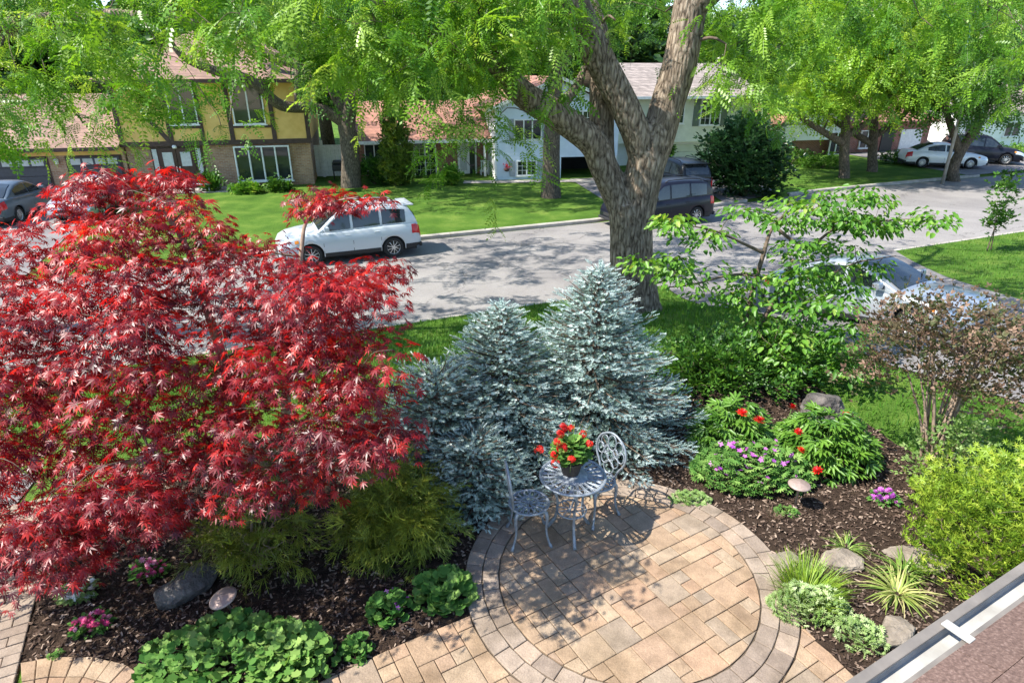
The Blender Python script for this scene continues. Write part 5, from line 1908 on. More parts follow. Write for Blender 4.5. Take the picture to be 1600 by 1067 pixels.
# ------------------------------------------------------------------ blue spruces
def spruce(label, b, H, R, seed, tiers=30, lean=(0, 0), flat=1.0, group='blue spruces behind the bistro table', pw=.95, xs=1.0):
    global RNG
    RNG = np.random.default_rng(seed)
    b = Vector(b)
    t = thing('blue_spruce', label, 'spruce tree', b, 0, group)
    mb = MB()
    mb.tube([(0, 0, -.1), (lean[0] * .5, lean[1] * .5, H * .5), (lean[0], lean[1], H * .99)], [.07, .045, .008], 8)
    pos, fwd, up, sc, rn = [], [], [], [], []
    for i in range(tiers):
        z = H * (.02 + .95 * (i / (tiers - 1)) ** .9)
        q = z / H
        rad = R * (1 - q) ** pw + .06
        nb = max(5, int(7 + 11 * (1 - q)))
        ph = RNG.uniform(0, 6.28)
        for k in range(nb):
            g = ph + 2 * math.pi * k / nb + RNG.normal(0, .12)
            L = rad * RNG.uniform(.72, 1.15)
            d = np.array([math.cos(g) * xs, math.sin(g), 0])
            rise = -.10 + .75 * q ** 2 + RNG.normal(0, .05)
            o = np.array([lean[0] * q, lean[1] * q, z])
            pts = [o + d * L * s + [0, 0, L * (rise * s + .18 * s * s)] for s in (0, .5, 1)]
            mb.tube([Vector(p) for p in pts], [.014 * (1 - .6 * q), .009, .004], 4, False)
            bv = RNG.normal(0, .13)
            m_ = max(4, int(L / .026))
            for j in range(m_):
                s = .25 + .75 * (j + RNG.random()) / m_
                p = o + d * L * s + [0, 0, L * (rise * s + .18 * s * s)]
                side = np.array([-d[1], d[0], 0]) * (1 if j % 2 else -1)
                w = (1.05 - s) * .42 * L + .03
                off = side * RNG.uniform(0, 1) * min(w, .26)
                pos.append(p + off + [0, 0, RNG.normal(0, .018)])
                fwd.append(d * .8 + side * RNG.uniform(.1, .9) + [0, 0, RNG.uniform(0, .7)])
                sc.append(RNG.uniform(.055, .088))
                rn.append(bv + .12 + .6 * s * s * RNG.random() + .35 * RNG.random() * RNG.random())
            pos.append(pts[2]); fwd.append(d + [0, 0, .3]); sc.append(.075); rn.append(RNG.uniform(.5, 1))
    for k in range(8):          # leader
        pos.append(np.array([lean[0], lean[1], H * .93 + k * .02 * H * .5])); fwd.append([RNG.normal(0, .3), RNG.normal(0, .3), 1]); sc.append(.12); rn.append(.6)
    mb.build('trunk', M['twig'], t, True)
    pos = np.array(pos) + np.array(b)
    pos[:, 2] = np.maximum(pos[:, 2], b.z + .04)
    n = len(pos)
    print('spruce', n)
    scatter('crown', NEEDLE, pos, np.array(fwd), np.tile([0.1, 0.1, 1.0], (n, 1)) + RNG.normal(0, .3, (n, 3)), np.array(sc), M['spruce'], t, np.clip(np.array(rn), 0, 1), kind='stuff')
    return t
spruce('tallest blue spruce, its tip in front of the locust trunk', (1.02, 7.0, 0), 2.3, 1.38, 201, 30)
spruce('middle blue spruce with the second highest tip', (-.12, 6.75, 0), 1.92, 1.34, 202, 27, pw=1.0)
spruce('lowest blue spruce, beside the red maple', (-.85, 6.25, 0), 1.3, 1.08, 203, 19, pw=.6)
spruce('small low blue spruce spreading behind the nearer bistro chair', (-.4, 5.7, 0), .78, .6, 204, 12, pw=.5)

# ------------------------------------------------------------------ dogwood and the shrubs behind the spruces
RNG = np.random.default_rng(301)
b = gp(1160, 548)
dg = thing('dogwood_tree', 'small tiered green dogwood tree in front of the silver sedan', 'tree', b)
YD = b.y
limbs = [
    ([b - Vector((0, 0, .1))] + limb_px([(1178, 520), (1205, 480), (1222, 440), (1240, 405)], YD), [.055, .05, .045, .035, .02]),
    ([b - Vector((.05, 0, .1))] + limb_px([(1165, 500), (1180, 440), (1192, 400), (1205, 360), (1230, 330)], YD, [0, .1, .1, .2, .3]), [.05, .045, .04, .035, .025, .012]),
    (limb_px([(1192, 395), (1160, 380), (1120, 362), (1075, 352)], YD, [0, -.1, -.3, -.4]), [.03, .022, .016, .008]),
    (limb_px([(1210, 355), (1260, 385), (1310, 355), (1380, 345), (1440, 342)], YD, [.2, .1, .2, .2, .1]), [.03, .025, .02, .014, .007]),
    (limb_px([(1185, 430), (1140, 430), (1080, 445), (1030, 450)], YD, [0, -.2, -.4, -.5]), [.028, .02, .014, .007]),
    (limb_px([(1222, 440), (1290, 430), (1340, 410), (1400, 400)], YD, [0, -.2, -.3, -.2]), [.028, .02, .014, .007]),
]
nodes = wood(dg, limbs, M['twig'], 7)
cl = np.concatenate([
    screen_pts([(1130, 330), (1180, 318), (1300, 300), (1390, 300), (1360, 345), (1290, 350), (1200, 350)], 42, yn(YD - .6, YD + .8)),
    screen_pts([(1010, 338), (1070, 335), (1130, 370), (1100, 385), (1070, 372)], 14, yn(YD - .7, YD + .3)),
    screen_pts([(1300, 335), (1465, 330), (1470, 358), (1380, 362), (1310, 368)], 22, yn(YD - .3, YD + .5)),
    screen_pts([(995, 405), (1100, 400), (1200, 420), (1200, 470), (1080, 470), (1030, 455)], 24, yn(YD - .9, YD + .3)),
    screen_pts([(1200, 370), (1330, 380), (1400, 388), (1385, 410), (1330, 470), (1220, 470)], 44, yn(YD - .7, YD + .5)),
    screen_pts([(1150, 470), (1320, 450), (1370, 520), (1350, 590), (1290, 590), (1190, 560)], 46, yn(YD - 1.6, YD + .1)),
])
branches(dg, nodes, cl, M['twig'], .014, r1=.004, sag=.06, sides=4)
per = 38
C = np.repeat(cl, per, axis=0)
n = len(C)
ang = RNG.uniform(0, 2 * math.pi, n)
r_ = .30 * np.sqrt(RNG.random(n))
off = np.stack([r_ * np.cos(ang), r_ * np.sin(ang), RNG.normal(0, .05, n) - .1 * r_], 1)
fwd = np.stack([np.cos(ang), np.sin(ang), RNG.normal(-.45, .3, n)], 1)
up = np.stack([RNG.normal(0, .3, n), RNG.normal(0, .3, n), np.ones(n)], 1)
rnd = np.clip(np.repeat(np.clip(RNG.normal(.45, .2, len(cl)), 0, 1), per) + RNG.normal(0, .15, n), 0, 1)
scatter('crown', OVATE, C + off, fwd, up, RNG.uniform(.08, .135, n), M['dogwood'], dg, rnd, kind='stuff', singles=300)

SMALL = join_T([(OVATE, (0, 0, 0), (1, .5, .2), (0, 0, 1), .6), (OVATE, (0, 0, .05), (1, -.6, .3), (0, 0, 1), .6), (OVATE, (-.1, 0, .1), (-.4, .8, .5), (0, .2, 1), .55)])
b = gp(1090, 585)
bush('evergreen_shrub', 'dense green leafy shrub behind the tallest blue spruce', 'shrub', b, [(-.35, -.2, .3, .8, .6, .34), (.45, .0, .3, .9, .6, .34), (.0, -.7, .3, .8, .6, .34), (.8, -.6, .28, .7, .5, .32)], 300, SMALL, .13, M['shrub'], 9, 311, .1, 7)
b = gp(1270, 600)
bush('evergreen_shrub', 'leafy green shrub below the dogwood, beside the dark boulder', 'shrub', b + Vector((-.1, .5, 0)), [(0, 0, .3, .7, .6, .38), (-.7, -.1, .28, .6, .5, .35)], 150, SMALL, .13, M['shrub'], 6, 312, .1, 7)

# brown-leaved shrub
b = Vector((5.0, 6.35, 0))
bush('faded_shrub', 'vase-shaped shrub with many bare stems and faded brown leaves', 'shrub', b, [(-.1, .2, 1.75, .75, .6, .42), (.6, .2, 1.55, .7, .55, .4), (-.6, .2, 1.65, .5, .5, .42), (1.2, .1, 1.35, .6, .5, .35), (.1, .1, 1.25, .65, .5, .35), (-.85, .4, 1.15, .45, .4, .22), (.5, .0, 1.0, .55, .45, .3)], 420, SMALL, .085, M['brown'], 18, 321, .11, 7, stem_m=M['twig_pale'], sr=.021, shell=.3, rn=(.5, .3))
bush('rose_shrub', 'small grey-green leafy shrub around the foot of the faded shrub', 'shrub', b + Vector((-.02, -.25, 0)), [(0, 0, .28, .42, .36, .3), (.25, .2, .5, .35, .3, .3)], 90, SMALL, .085, M['silverg'], 6, 322, .08, 5, sr=.012, rn=(.3, .2))

# thread cypresses, yew
YEWT = join_T([(T_leaf(.13, .03, .1), (0, 0, .05 * (k % 3)), (math.cos(k * .9), math.sin(k * .9), .3 + .35 * (k % 2)), (0, 0, 1), .62) for k in range(7)])
THREADS = T_thread(11, 6)
b = Vector((-1.2, 5.15, 0))
bush('thread_cypress', 'golden-green thread cypress between the red maple and the patio', 'shrub', b, [(.08, 0, .40, .42, .38, .36), (.28, -.12, .3, .34, .34, .3), (-.2, -.1, .28, .34, .34, .28), (.05, -.25, .22, .42, .34, .22), (.0, .2, .62, .32, .3, .24)], 170, THREADS, .17, M['cypress'], 8, 331, .07, 6, lift=.3, shell=.6, wild=1.6)
b = Vector((-2.45, 4.75, 0))
bush('thread_cypress', 'sparse twiggy thread cypress under the red maple', 'shrub', b, [(0, 0, .4, .42, .36, .32), (-.25, -.1, .3, .3, .26, .24), (.2, -.1, .3, .34, .28, .24), (.2, .1, .75, .3, .28, .2)], 62, THREADS, .17, M['cypress'], 14, 332, .06, 5, stem_m=M['twig_pale'], rn=(.3, .2), lift=.25, shell=.6, wild=1.6)
b = Vector((4.75, 4.75, 0))
bush('yew_shrub', 'bright yellow-green yew shrub beside the roof gutter', 'shrub', b, [(0, 0, .4, .85, .75, .42), (-.45, -.2, .32, .6, .5, .38), (.5, .4, .5, .7, .6, .4), (.4, -.5, .4, .7, .5, .4), (.2, .75, .35, .7, .5, .36)], 700, YEWT, .085, M['yew'], 8, 341, .055, 6, lift=.6, shell=.75, wild=.6)

# ------------------------------------------------------------------ perennials
def clump(name, label, cat, b, rx, ry, h, n, templ, size, m, seed, group=None, lift=.25, singles=0, rn=(.45, .25), part='leaves', stems=10, leafname='leaf', dome=True):
    global RNG
    RNG = np.random.default_rng(seed)
    b = Vector(b)
    t = thing(name, label, cat, b, 0, group)
    ang = RNG.uniform(0, 2 * math.pi, n); q = np.sqrt(RNG.random(n))
    z = h * np.sqrt(np.maximum(0, 1 - .9 * q ** 2)) * RNG.uniform(.35, 1.15, n) * (1 + .25 * np.sin(5 * ang + seed) * q)
    pos = np.stack([b.x + rx * q * np.cos(ang), b.y + ry * q * np.sin(ang), b.z + z], 1)
    fwd = np.stack([np.cos(ang), np.sin(ang), RNG.normal(lift, .3, n)], 1)
    up = np.stack([.6 * q * np.cos(ang) + RNG.normal(0, .3, n), .6 * q * np.sin(ang) - .15 + RNG.normal(0, .3, n), np.ones(n)], 1)
    rnd = np.clip(RNG.normal(rn[0], rn[1], n), 0, 1)
    scatter(part, templ, pos, fwd, up, size * RNG.uniform(.65, 1.2, n), m, t, rnd, kind='stuff', singles=singles, single_name=leafname)
    mb = MB()
    for i in RNG.choice(n, min(n, stems * 4), replace=False):
        p = pos[i] - np.array(b)
        mb.tube([(p[0] * .35, p[1] * .35, -.01), (p[0] * .7, p[1] * .7, p[2] * .7), tuple(p)], [.004, .003, .002], 3, False)
    mb.build('stems', M['silverg'], t)
    return t, pos

def flowers(t, pts, templ, size, m, name='flower', stem=None):
    ms = [scatter_mesh(name, templ, np.zeros((1, 3)), np.array([[1., 0, 0]]), np.array([[0, 0, 1.]]), np.ones(1), m, np.array([q])) for q in (.1, .5, .9)]
    for p in pts:
        o = bpy.data.objects.new(name, random.choice(ms)); link(o, t)
        o.location = Vector(p) - t.location
        s = size * random.uniform(.75, 1.2)
        o.scale = (s, s, s)
        o.rotation_euler = (random.uniform(-.6, .3), random.uniform(-.5, .5), random.uniform(0, 6))
        if stem:
            MB().tube([(0, 0, 0), (random.uniform(-.3, .3), random.uniform(-.3, .3), -stem / s)], .05, 3, False).build('flower_stem', M['silverg'], o)

def random_on(t, pos, k, dz=.02):
    top = pos[pos[:, 2] > np.percentile(pos[:, 2], 45)]
    return top[RNG.choice(len(top), k, replace=False)] + [0, 0, dz]

DBL = T_double(1, 3, 8)
FL5 = T_flower(5, .2)
# lady's mantle along the front
t, pos = clump('ladys_mantle', 'wide mound of round-leaved plants at the bottom beside the path light', 'plant', (-2.25, 3.62, 0), .74, .44, .24, 800, ROUND, .078, M['mantle'], 401, singles=150)
t, pos = clump('ladys_mantle', 'low round-leaved mound at the edge of the patio ring', 'plant', (-.62, 4.35, 0), .3, .27, .17, 190, ROUND, .095, M['mantle'], 402, singles=100)
t, pos = clump('ladys_mantle', 'bright round-leaved clump right of the wide mound', 'plant', (-1.75, 3.6, 0), .34, .3, .27, 260, ROUND, .075, M['mantle'], 403, singles=60, rn=(.7, .2))
t, pos = clump('cranesbill', 'small green plant with pale purple flowers by the patio edge', 'plant', (-1.08, 4.15, 0), .2, .18, .17, 130, ROUND, .07, M['mantle'], 404, rn=(.25, .2))
flowers(t, random_on(t, pos, 8), FL5, .022, M['purple'])
t, pos = clump('cranesbill', 'tiny green clump on bare mulch near the wide mound', 'plant', (-1.28, 3.72, 0), .14, .14, .13, 70, ROUND, .06, M['mantle'], 405, rn=(.3, .2))
# geranium mass with purple flowers
DIV = join_T([(T_leaf(.16, .04, .15), (0, 0, 0), (math.cos(a), math.sin(a), 0), (0, 0, 1), .5) for a in (-1.3, -.65, 0, .65, 1.3)])
t, pos = clump('cranesbill', 'broad green mound dotted with purple flowers in front of the red peonies', 'plant', (2.82, 6.15, 0), .72, .42, .36, 1100, DIV, .12, M['mantle'], 411, rn=(.45, .25))
flowers(t, random_on(t, pos, 78, .03), FL5, .036, M['purple'])
t, pos = clump('low_plant', 'low grey-green tuft between the patio ring and the purple mound', 'plant', (1.98, 5.72, 0), .24, .13, .09, 190, DIV, .07, M['silverg'], 412, rn=(.3, .2))
# peonies
PE = join_T([(T_leaf(.14, .05, .25), (.25 * abs(math.cos(a)), 0, 0), (math.cos(a), math.sin(a), 0), (0, 0, 1), .6) for a in (-1.1, -.55, 0, .55, 1.1)])
t, pos = clump('peony', 'peony with deep green leaves and red flowers, right of the path light', 'plant', (3.8, 6.5, 0), .55, .45, .55, 560, PE, .2, M['shrub'], 421, rn=(.75, .2), lift=.1)
flowers(t, [aty(*p) for p in [(1247, 675, 6.4), (1250, 704, 6.2), (1278, 736, 6.0), (1323, 647, 6.7), (1237, 638, 6.8)]], DBL, .065, M['redfl'], stem=.3)
t, pos = clump('peony', 'peony with two red flowers behind the purple-flowered mound', 'plant', (2.78, 6.85, 0), .45, .35, .5, 380, PE, .2, M['shrub'], 422, rn=(.7, .2), lift=.1)
flowers(t, [aty(*p) for p in [(1159, 647, 6.6), (1185, 659, 6.5)]], DBL, .075, M['redfl'], stem=.3)
# grasses and tufts on the right
GRB, GRW = T_blade(.35, .012), T_blade(.9, .03)
def tuft(name, label, b, n, templ, size, m, seed, spread=.08, rn=(.5, .25), rad=1.0):
    global RNG
    RNG = np.random.default_rng(seed)
    b = Vector(b)
    t = thing(name, label, 'plant', b)
    ang = RNG.uniform(0, 2 * math.pi, n); q = np.sqrt(RNG.random(n)) * spread
    pos = np.stack([b.x + q * np.cos(ang), b.y + q * np.sin(ang), np.full(n, b.z)], 1)
    fwd = np.stack([np.cos(ang), np.sin(ang), np.zeros(n)], 1) + RNG.normal(0, .3, (n, 3)) * [1, 1, 0]
    up = np.stack([rad * np.cos(ang) * RNG.uniform(0, .9, n), rad * np.sin(ang) * RNG.uniform(0, .9, n), np.ones(n)], 1)
    # blades grow along their template z
    R = frames(fwd, up)
    zc = nrm(up)
    f2 = nrm(fwd - zc * (fwd * zc).sum(1, keepdims=True))
    scatter('blades', templ, pos, f2, zc, size * RNG.uniform(.6, 1.1, n), m, t, np.clip(RNG.normal(rn[0], rn[1], n), 0, 1), kind='stuff')
    return t
tuft('grassy_tuft', 'fine bright green grassy tuft beside the patio ring', (2.68, 4.35, 0), 620, GRB, .34, M['yew'], 431, .2, (.35, .2), .7)
clump('lavender', 'grey-green bushy plant under the bright grassy tuft', 'plant', (2.62, 4.17, 0), .36, .22, .2, 620, DIV, .07, M['silverg'], 432, rn=(.55, .25), lift=.6)
tuft('strap_plant', 'striped yellow-green strap-leaved plant in front of the flat stones', (3.52, 4.36, 0), 130, GRW, .28, M['strap'], 433, .06, (.6, .25), 1.0)
tuft('strap_plant', 'green strap-leaved plant behind the striped one', (3.72, 4.62, 0), 90, GRW, .24, M['strap'], 434, .06, (.2, .15), 1.0)
tuft('strap_plant', 'small strap-leaved plant between the two flat stones', (3.35, 4.95, 0), 80, GRW, .19, M['strap'], 435, .05, (.3, .2), 1.0)
clump('lavender', 'small grey-green plant at the corner by the gutter', 'plant', (2.92, 3.85, 0), .2, .18, .17, 260, DIV, .065, M['silverg'], 436, rn=(.6, .25), lift=.6)
tuft('dry_tuft', 'small dry brown tuft on the mulch near the path light', (2.78, 5.42, 0), 130, GRB, .13, M['brown'], 437, .07, (.7, .2), .8)
clump('low_plant', 'little green tuft beside the dry brown one', 'plant', (2.96, 5.5, 0), .15, .08, .08, 110, DIV, .05, M['mantle'], 438)
clump('low_plant', 'tiny green sprout at the left mulch corner', 'plant', (-3.72, 3.68, 0), .06, .05, .08, 30, DIV, .05, M['mantle'], 439)
# bedding flowers
def posy(label, b, rx, ry, h, m, seed, k=34, size=.03, leaf='mantle'):
    t, pos = clump('bedding_flowers', label, 'flowers', b, rx, ry, h, 120, OVATE, .06, M[leaf], seed, rn=(.3, .2))
    flowers(t, pos[RNG.choice(len(pos), k, replace=False)] + [0, 0, .025], DBL, size, m)
posy('ring of pink bedding flowers at the lower left', (-3.62, 4.0, 0), .15, .12, .08, M['pink'], 451)
posy('white bedding flowers under the maple leaves', (-3.95, 4.35, 0), .15, .13, .12, M['white'], 452, leaf='silverg')
posy('pink bedding flowers half hidden under the maple', (-3.45, 4.62, 0), .16, .12, .1, M['pink'], 453)
posy('purple pansies alone on the mulch right of the path light', (4.15, 5.72, 0), .15, .12, .1, M['purple'], 454, 26, .035)

# ------------------------------------------------------------------ stones
def rock(label, c, sx, sy, sz, m, seed, rz=0, name='garden_stone'):
    r = np.random.default_rng(seed)
    import bmesh
    bm = bmesh.new()
    bmesh.ops.create_icosphere(bm, subdivisions=4, radius=1)
    dirs = [Vector(r.normal(0, 1, 3)).normalized() for _ in range(34)]
    ds = r.uniform(.6, .97, 34)
    for v in bm.verts:
        p = v.co.normalized()
        k = 1.0
        for d, q in zip(dirs, ds):
            dt = p.dot(d)
            if dt > .05: k = min(k, q / dt)
        v.co = p * k
        v.co += Vector(r.normal(0, .016, 3))
    for v in bm.verts:
        v.co = Vector((v.co.x * sx, v.co.y * sy, v.co.z * sz))
    me = bpy.data.meshes.new(name)
    bm.to_mesh(me); bm.free()
    me.materials.append(m)
    o = bpy.data.objects.new(name, me); link(o)
    o.location = c; o.rotation_euler = (0, 0, rz)
    tag(o, label, 'stone', 'stones in the garden bed')
rock('flat tan stone left of the striped strap-leaved plant', (3.18, 4.75, .03), .24, .2, .1, M['stone'], 1, .3)
rock('long flat tan stone right of the strap-leaved plants', (3.95, 4.82, .02), .34, .2, .1, M['stone'], 2, -.35)
rock('small flat stone behind the grassy tuft', (2.66, 4.8, .0), .2, .15, .07, M['stone'], 3, .2)
rock('pale stone at the corner by the gutter hanger', (3.25, 3.9, .03), .22, .16, .12, M['stone'], 4, .5)
rock('flat stone by the yew shrub', (4.35, 5.05, .01), .2, .14, .07, M['stone'], 5, 0)
rock('large dark boulder behind the red peonies', (4.3, 7.55, .12), .42, .34, .3, M['rock'], 6, .4, 'boulder')
rock('rugged grey rock beside the left path light', (-2.98, 4.4, .06), .2, .34, .2, M['rock'], 7, -.5, 'boulder')

# ------------------------------------------------------------------ path lights
M['bronze'] = mat('weathered_bronze', [(0.3, (0.26, 0.19, 0.16)), (0.7, (0.40, 0.30, 0.26))], 20, 0.55, .2, 40, .004, metal=.3)
def path_light(label, b, h, tilt):
    t = thing('path_light', label, 'garden light', b, 0, 'mushroom path lights')
    t.rotation_euler = (tilt[0], tilt[1], 0)
    MB().lathe([(.115, 0), (.118, .008), (.105, .018), (.05, .034), (.012, .042), (.0, .044)], 28, (0, 0, h)).build('cap', M['bronze'], t, True)
    MB().lathe([(.014, -.02), (.014, h - .06), (.022, h - .055), (.024, h)], 12).build('stem', M['bronze'], t, True)
    MB().lathe([(.03, 0), (.03, .02), (.015, .03)], 12).build('base', M['bronze'], t, True)
path_light('mushroom path light beside the purple-flowered mound', (3.1, 5.6, 0), .3, (0, 0))
path_light('tilted mushroom path light under the maple at lower left', (-2.42, 4.1, 0), .26, (.12, -.22))

# ------------------------------------------------------------------ bistro set
M['cast'] = mat('cast_aluminium', [(0.3, (0.17, 0.195, 0.225)), (0.7, (0.31, 0.345, 0.385))], 30, 0.45, .2, 60, .003, metal=.35)
def ring(mb, r, z, rad, n=40, c=(0, 0)):
    pts = [(c[0] + r * math.cos(2 * math.pi * k / n), c[1] + r * math.sin(2 * math.pi * k / n), z) for k in range(n + 1)]
    mb.tube(pts, rad, 6, False)
def leaf_loop(mb, a, r0, r1, w, z, rad=.006):
    pts = []
    for k in range(15):
        t = 2 * math.pi * k / 14
        rr = (r0 + r1) / 2 + (r1 - r0) / 2 * math.cos(t)
        s = w * math.sin(t) * (.6 + .4 * (rr - r0) / (r1 - r0))
        pts.append((rr * math.cos(a) - s * math.sin(a), rr * math.sin(a) + s * math.cos(a), z))
    mb.tube(pts, rad, 5, False)
tb = thing('bistro_table', 'round grey cast-metal bistro table with pierced top', 'table', (.60, 5.16, .032))
mb = MB()
MB().lathe([(.305, .695), (.33, .695), (.335, .705), (.33, .716), (.305, .714), (.305, .695)], 48, cap=False).build('rim', M['cast'], tb, True)
for k in range(24):
    leaf_loop(mb, 2 * math.pi * k / 24, .15, .312, .03, .706, .0075)
for k in range(24):
    a = 2 * math.pi * (k + .5) / 24
    mb.tube([(.14 * math.cos(a), .14 * math.sin(a), .705), (.315 * math.cos(a), .315 * math.sin(a), .705)], .006, 5, False)
ring(mb, .15, .706, .008); ring(mb, .24, .704, .006)
mb.build('tracery', M['cast'], tb, True)
MB().lathe([(.0, .7), (.145, .7), (.15, .708), (.145, .714), (0, .714)], 32).build('centre_plate', M['cast'], tb, True)
for k in range(3):
    a = 2 * math.pi * k / 3 - math.pi / 2 + .1
    c, s = math.cos(a), math.sin(a)
    pts = curve([(.2 * c, .2 * s, .69), (.21 * c, .21 * s, .55), (.15 * c, .15 * s, .35), (.17 * c, .17 * s, .15), (.25 * c, .25 * s, .0)], 5)
    MB().tube(pts, [.02 - .006 * math.sin(math.pi * i / (len(pts) - 1)) for i in range(len(pts))], 7).build('leg', M['cast'], tb, True)
mb = MB(); ring(mb, .15, .3, .009, 24)
for k in range(6): leaf_loop(mb, 2 * math.pi * k / 6, .03, .145, .035, .3, .006)
mb.build('lower_shelf', M['cast'], tb, True)

def bistro_chair(label, loc, rz):
    t = thing('bistro_chair', label, 'chair', loc, rz, 'cast-metal bistro chairs')     # faces +x
    mb = MB()
    MB().lathe([(.185, .425), (.205, .42), (.21, .43), (.205, .44), (.185, .437), (.185, .425)], 36, cap=False).build('seat_rim', M['cast'], t, True)
    for k in range(16): leaf_loop(mb, 2 * math.pi * k / 16, .085, .192, .028, .431, .007)
    for k in range(8): leaf_loop(mb, 2 * math.pi * k / 8, .01, .085, .024, .431, .006)
    ring(mb, .088, .431, .007, 28)
    mb.build('seat', M['cast'], t, True)
    # back: rounded outline with scrolls, leaning away
    def bp(y, z): return (-.17 - .12 * (z - .43), y, z)
    out = [bp(-.10, .43), bp(-.13, .52), bp(-.19, .62), bp(-.205, .72), bp(-.16, .83), bp(-.07, .89), bp(0, .905), bp(.07, .89), bp(.16, .83), bp(.205, .72), bp(.19, .62), bp(.13, .52), bp(.10, .43)]
    MB().tube(curve(out, 4), .012, 7).build('back_frame', M['cast'], t, True)
    mb = MB()
    def loop(cy, cz, ry, rz_, rad=.0065):
        mb.tube([bp(cy + ry * math.cos(2 * math.pi * k / 14), cz + rz_ * math.sin(2 * math.pi * k / 14)) for k in range(15)], rad, 5, False)
    for cy, cz, ry, r2 in ((0, .80, .055, .085), (-.10, .78, .05, .07), (.10, .78, .05, .07), (-.14, .69, .045, .06), (.14, .69, .045, .06), (0, .66, .06, .06), (-.07, .60, .05, .06), (.07, .60, .05, .06), (0, .52, .07, .07), (-.06, .71, .03, .04), (.06, .71, .03, .04)):
        loop(cy, cz, ry, r2)
    mb.build('back_tracery', M['cast'], t, True)
    for sx, sy in ((1, 1), (1, -1), (-1, 1), (-1, -1)):
        pts = curve([(.12 * sx, .12 * sy, .42), (.155 * sx, .15 * sy, .36), (.15 * sx, .15 * sy, .2), (.17 * sx, .165 * sy, .08), (.2 * sx, .185 * sy, 0)], 5)
        MB().tube(pts, [.026 - .014 * min(1, i / 10) + (.006 if i > 17 else 0) for i in range(len(pts))], 7).build('leg', M['cast'], t, True)
    mb = MB()
    for a in range(4):
        g = math.pi / 4 + a * math.pi / 2
        p0 = (.17 * math.cos(g), .17 * math.sin(g)); p1 = (.17 * math.cos(g + math.pi / 2), .17 * math.sin(g + math.pi / 2))
        mb.tube(curve([(p0[0], p0[1], .33), ((p0[0] + p1[0]) * .58, (p0[1] + p1[1]) * .58, .41), (p1[0], p1[1], .33)], 5), .008, 5, False)
    mb.build('apron', M['cast'], t, True)
bistro_chair('cast-metal chair left of the bistro table, seat in full view', (.17, 5.1, .032), math.radians(8))
bistro_chair('cast-metal chair behind the bistro table, back against the spruce', (.88, 5.47, .032), math.radians(218))

# pot of geraniums
M['pot'] = mat('dark_clay', [(0.3, (0.03, 0.022, 0.018)), (0.7, (0.06, 0.045, 0.038))], 12, .7, .2, 30, .004)
pt = thing('flower_pot', 'dark pot of red geraniums on the bistro table', 'flower pot', (.58, 5.2, .748))
MB().lathe([(.08, 0), (.085, .005), (.115, .13), (.125, .135), (.125, .155), (.112, .155), (.105, .13), (0, .125)], 28).build('pot', M['pot'], pt, True)
RNG = np.random.default_rng(500)
n = 300
d = hemi(n, -.25, 1)
pos = np.array([.58, 5.2, .98]) + d * np.array([.2, .2, .17]) * RNG.uniform(.5, 1, n)[:, None]
scatter('leaves', ROUND, pos, d * [1, 1, .2], d * .7 + [0, 0, .8], RNG.uniform(.05, .085, n), M['mantle'], pt, np.clip(RNG.normal(.45, .25, n), 0, 1), kind='stuff', singles=80)
BALL = join_T([(T_flower(5, .3), tuple(np.array(v) * .75), (v[1] + .3, -v[0], .2), tuple(v), .5) for v in hemi(16, -.4, 1)])
flowers(pt, [aty(*p) for p in [(842, 703, 5.05), (875, 678, 5.2), (878, 700, 5.05), (866, 711, 5.0), (893, 717, 5.0), (921, 693, 5.2), (880, 668, 5.3), (892, 669, 5.35), (911, 679, 5.3), (870, 690, 5.1), (868, 724, 4.98)]], BALL, .047, M['redfl'], stem=.14)
n = 26
tip = RNG.normal(0, .5, (n, 3)) * [1, 1, 0] + [0.1, .2, 1]
scatter('spike_leaves', T_blade(.3, .012), np.tile([.6, 5.24, .95], (n, 1)), RNG.normal(0, 1, (n, 3)) * [1, 1, 0], tip, RNG.uniform(.25, .42, n), M['strap'], pt, RNG.uniform(0, .5, n), kind='stuff')

# ------------------------------------------------------------------ our own eave at the lower right
M['shingle'] = mat('asphalt_shingle', [(0.3, (0.075, 0.045, 0.036)), (0.55, (0.135, 0.085, 0.068)), (0.75, (0.22, 0.15, 0.125))], 90, .95, .7, 150, .006, obj_random=.42)
M['gutter'] = mat('white_gutter', [(0.3, (0.24, 0.225, 0.20)), (0.6, (0.38, 0.37, 0.34))], 6, .5, detail=8)
M['gutter_in'] = mat('gutter_lip', [(0.3, (0.13, 0.115, 0.10)), (0.7, (0.20, 0.175, 0.15))], 8, .5)
ga = at(1345, 1067, 2.5); gb2 = at(1600, 891, 2.5)
rz = math.atan2(gb2.y - ga.y, gb2.x - ga.x)
ev = thing('house_eave', 'own roof edge with metal gutter and brown shingles in the lower right corner', 'roof', ga, rz)
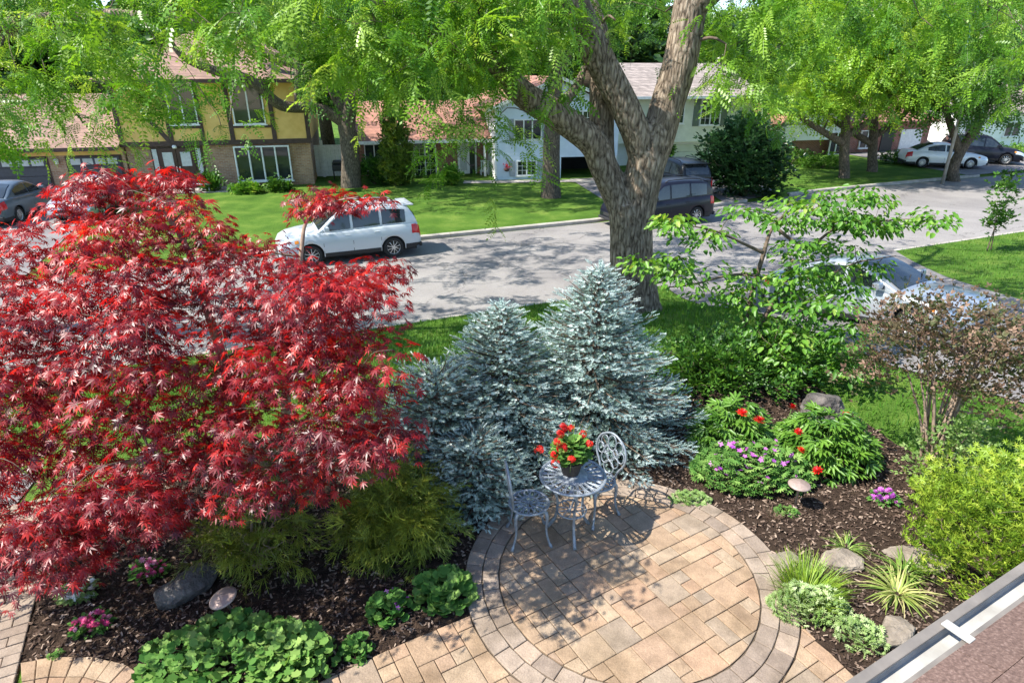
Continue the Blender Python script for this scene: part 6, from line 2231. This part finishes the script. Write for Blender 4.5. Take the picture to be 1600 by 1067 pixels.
# local x along the gutter, -y towards the house
GL0, GL1 = -.5, 3.6
prof = [(.0, .004), (-.004, -.02), (-.012, -.032), (-.072, -.032), (-.074, -.004), (-.077, -.004), (-.077, -.08), (-.02, -.08), (.012, -.04), (.018, .004)]
V, F = [], []
for x in (GL0, GL1):
    V += [(x, y, z) for y, z in prof]
k = len(prof)
F = [(i, (i + 1) % k, k + (i + 1) % k, k + i) for i in range(k)]
MB().add(V, F).build('gutter', M['gutter'], ev)
MB().box(GL0, GL1, -.012, .024, .005, .013).build('gutter_lip', M['gutter_in'], ev, bevel=.003)
MB().box(GL0, GL1, -.105, -.082, -.16, -.0).build('fascia', M['gutter'], ev)
MB().box(GL0, GL1, -.135, -.07, .003, .008).build('drip_edge', M['gutter_in'], ev)
lx = (at(1487, 982, 2.5) - ga).length * .97
for x in (lx, lx + 1.1, lx + 2.2):
    MB().box(x - .02, x + .02, -.098, .004, .0145, .024).build('gutter_hanger', M['gutter'], ev, bevel=.003)
sl = .36
MB().add([(GL0, -.1, -.0), (GL1, -.1, -.0), (GL1, -2.4, -.0 + sl * 2.27), (GL0, -2.4, -.0 + sl * 2.27), (GL0, -.1, -.05), (GL1, -.1, -.05), (GL1, -2.4, -.05 + sl * 2.27), (GL0, -2.4, -.05 + sl * 2.27)],
         [(3, 2, 1, 0), (4, 5, 6, 7), (0, 1, 5, 4), (2, 3, 7, 6), (1, 2, 6, 5), (3, 0, 4, 7)]).build('roof_deck', M['timber'], ev)
random.seed(3)
for row in range(14):
    y0 = -.088 - row * .145
    x = GL0 - random.uniform(0, .4)
    while x < GL1:
        w = random.choice((.28, .33, .38, .45, .5))
        y1 = y0 - .139
        z0, z1 = .016 + sl * (-.088 - y0), .004 + sl * (-.088 - y1)
        dz = random.uniform(0, .002)
        xa, xb = x + .003, x + w - .003
        V = [(xa, y0, z0 + dz), (xb, y0, z0 + dz), (xb, y1, z1 + dz), (xa, y1, z1 + dz), (xa, y0, z0 - .009), (xb, y0, z0 - .009), (xb, y1, z1 - .006), (xa, y1, z1 - .006)]
        MB().add(V, [(3, 2, 1, 0), (4, 5, 6, 7), (0, 1, 5, 4), (2, 3, 7, 6), (1, 2, 6, 5), (3, 0, 4, 7)]).build('shingle', M['shingle'], ev)
        x += w
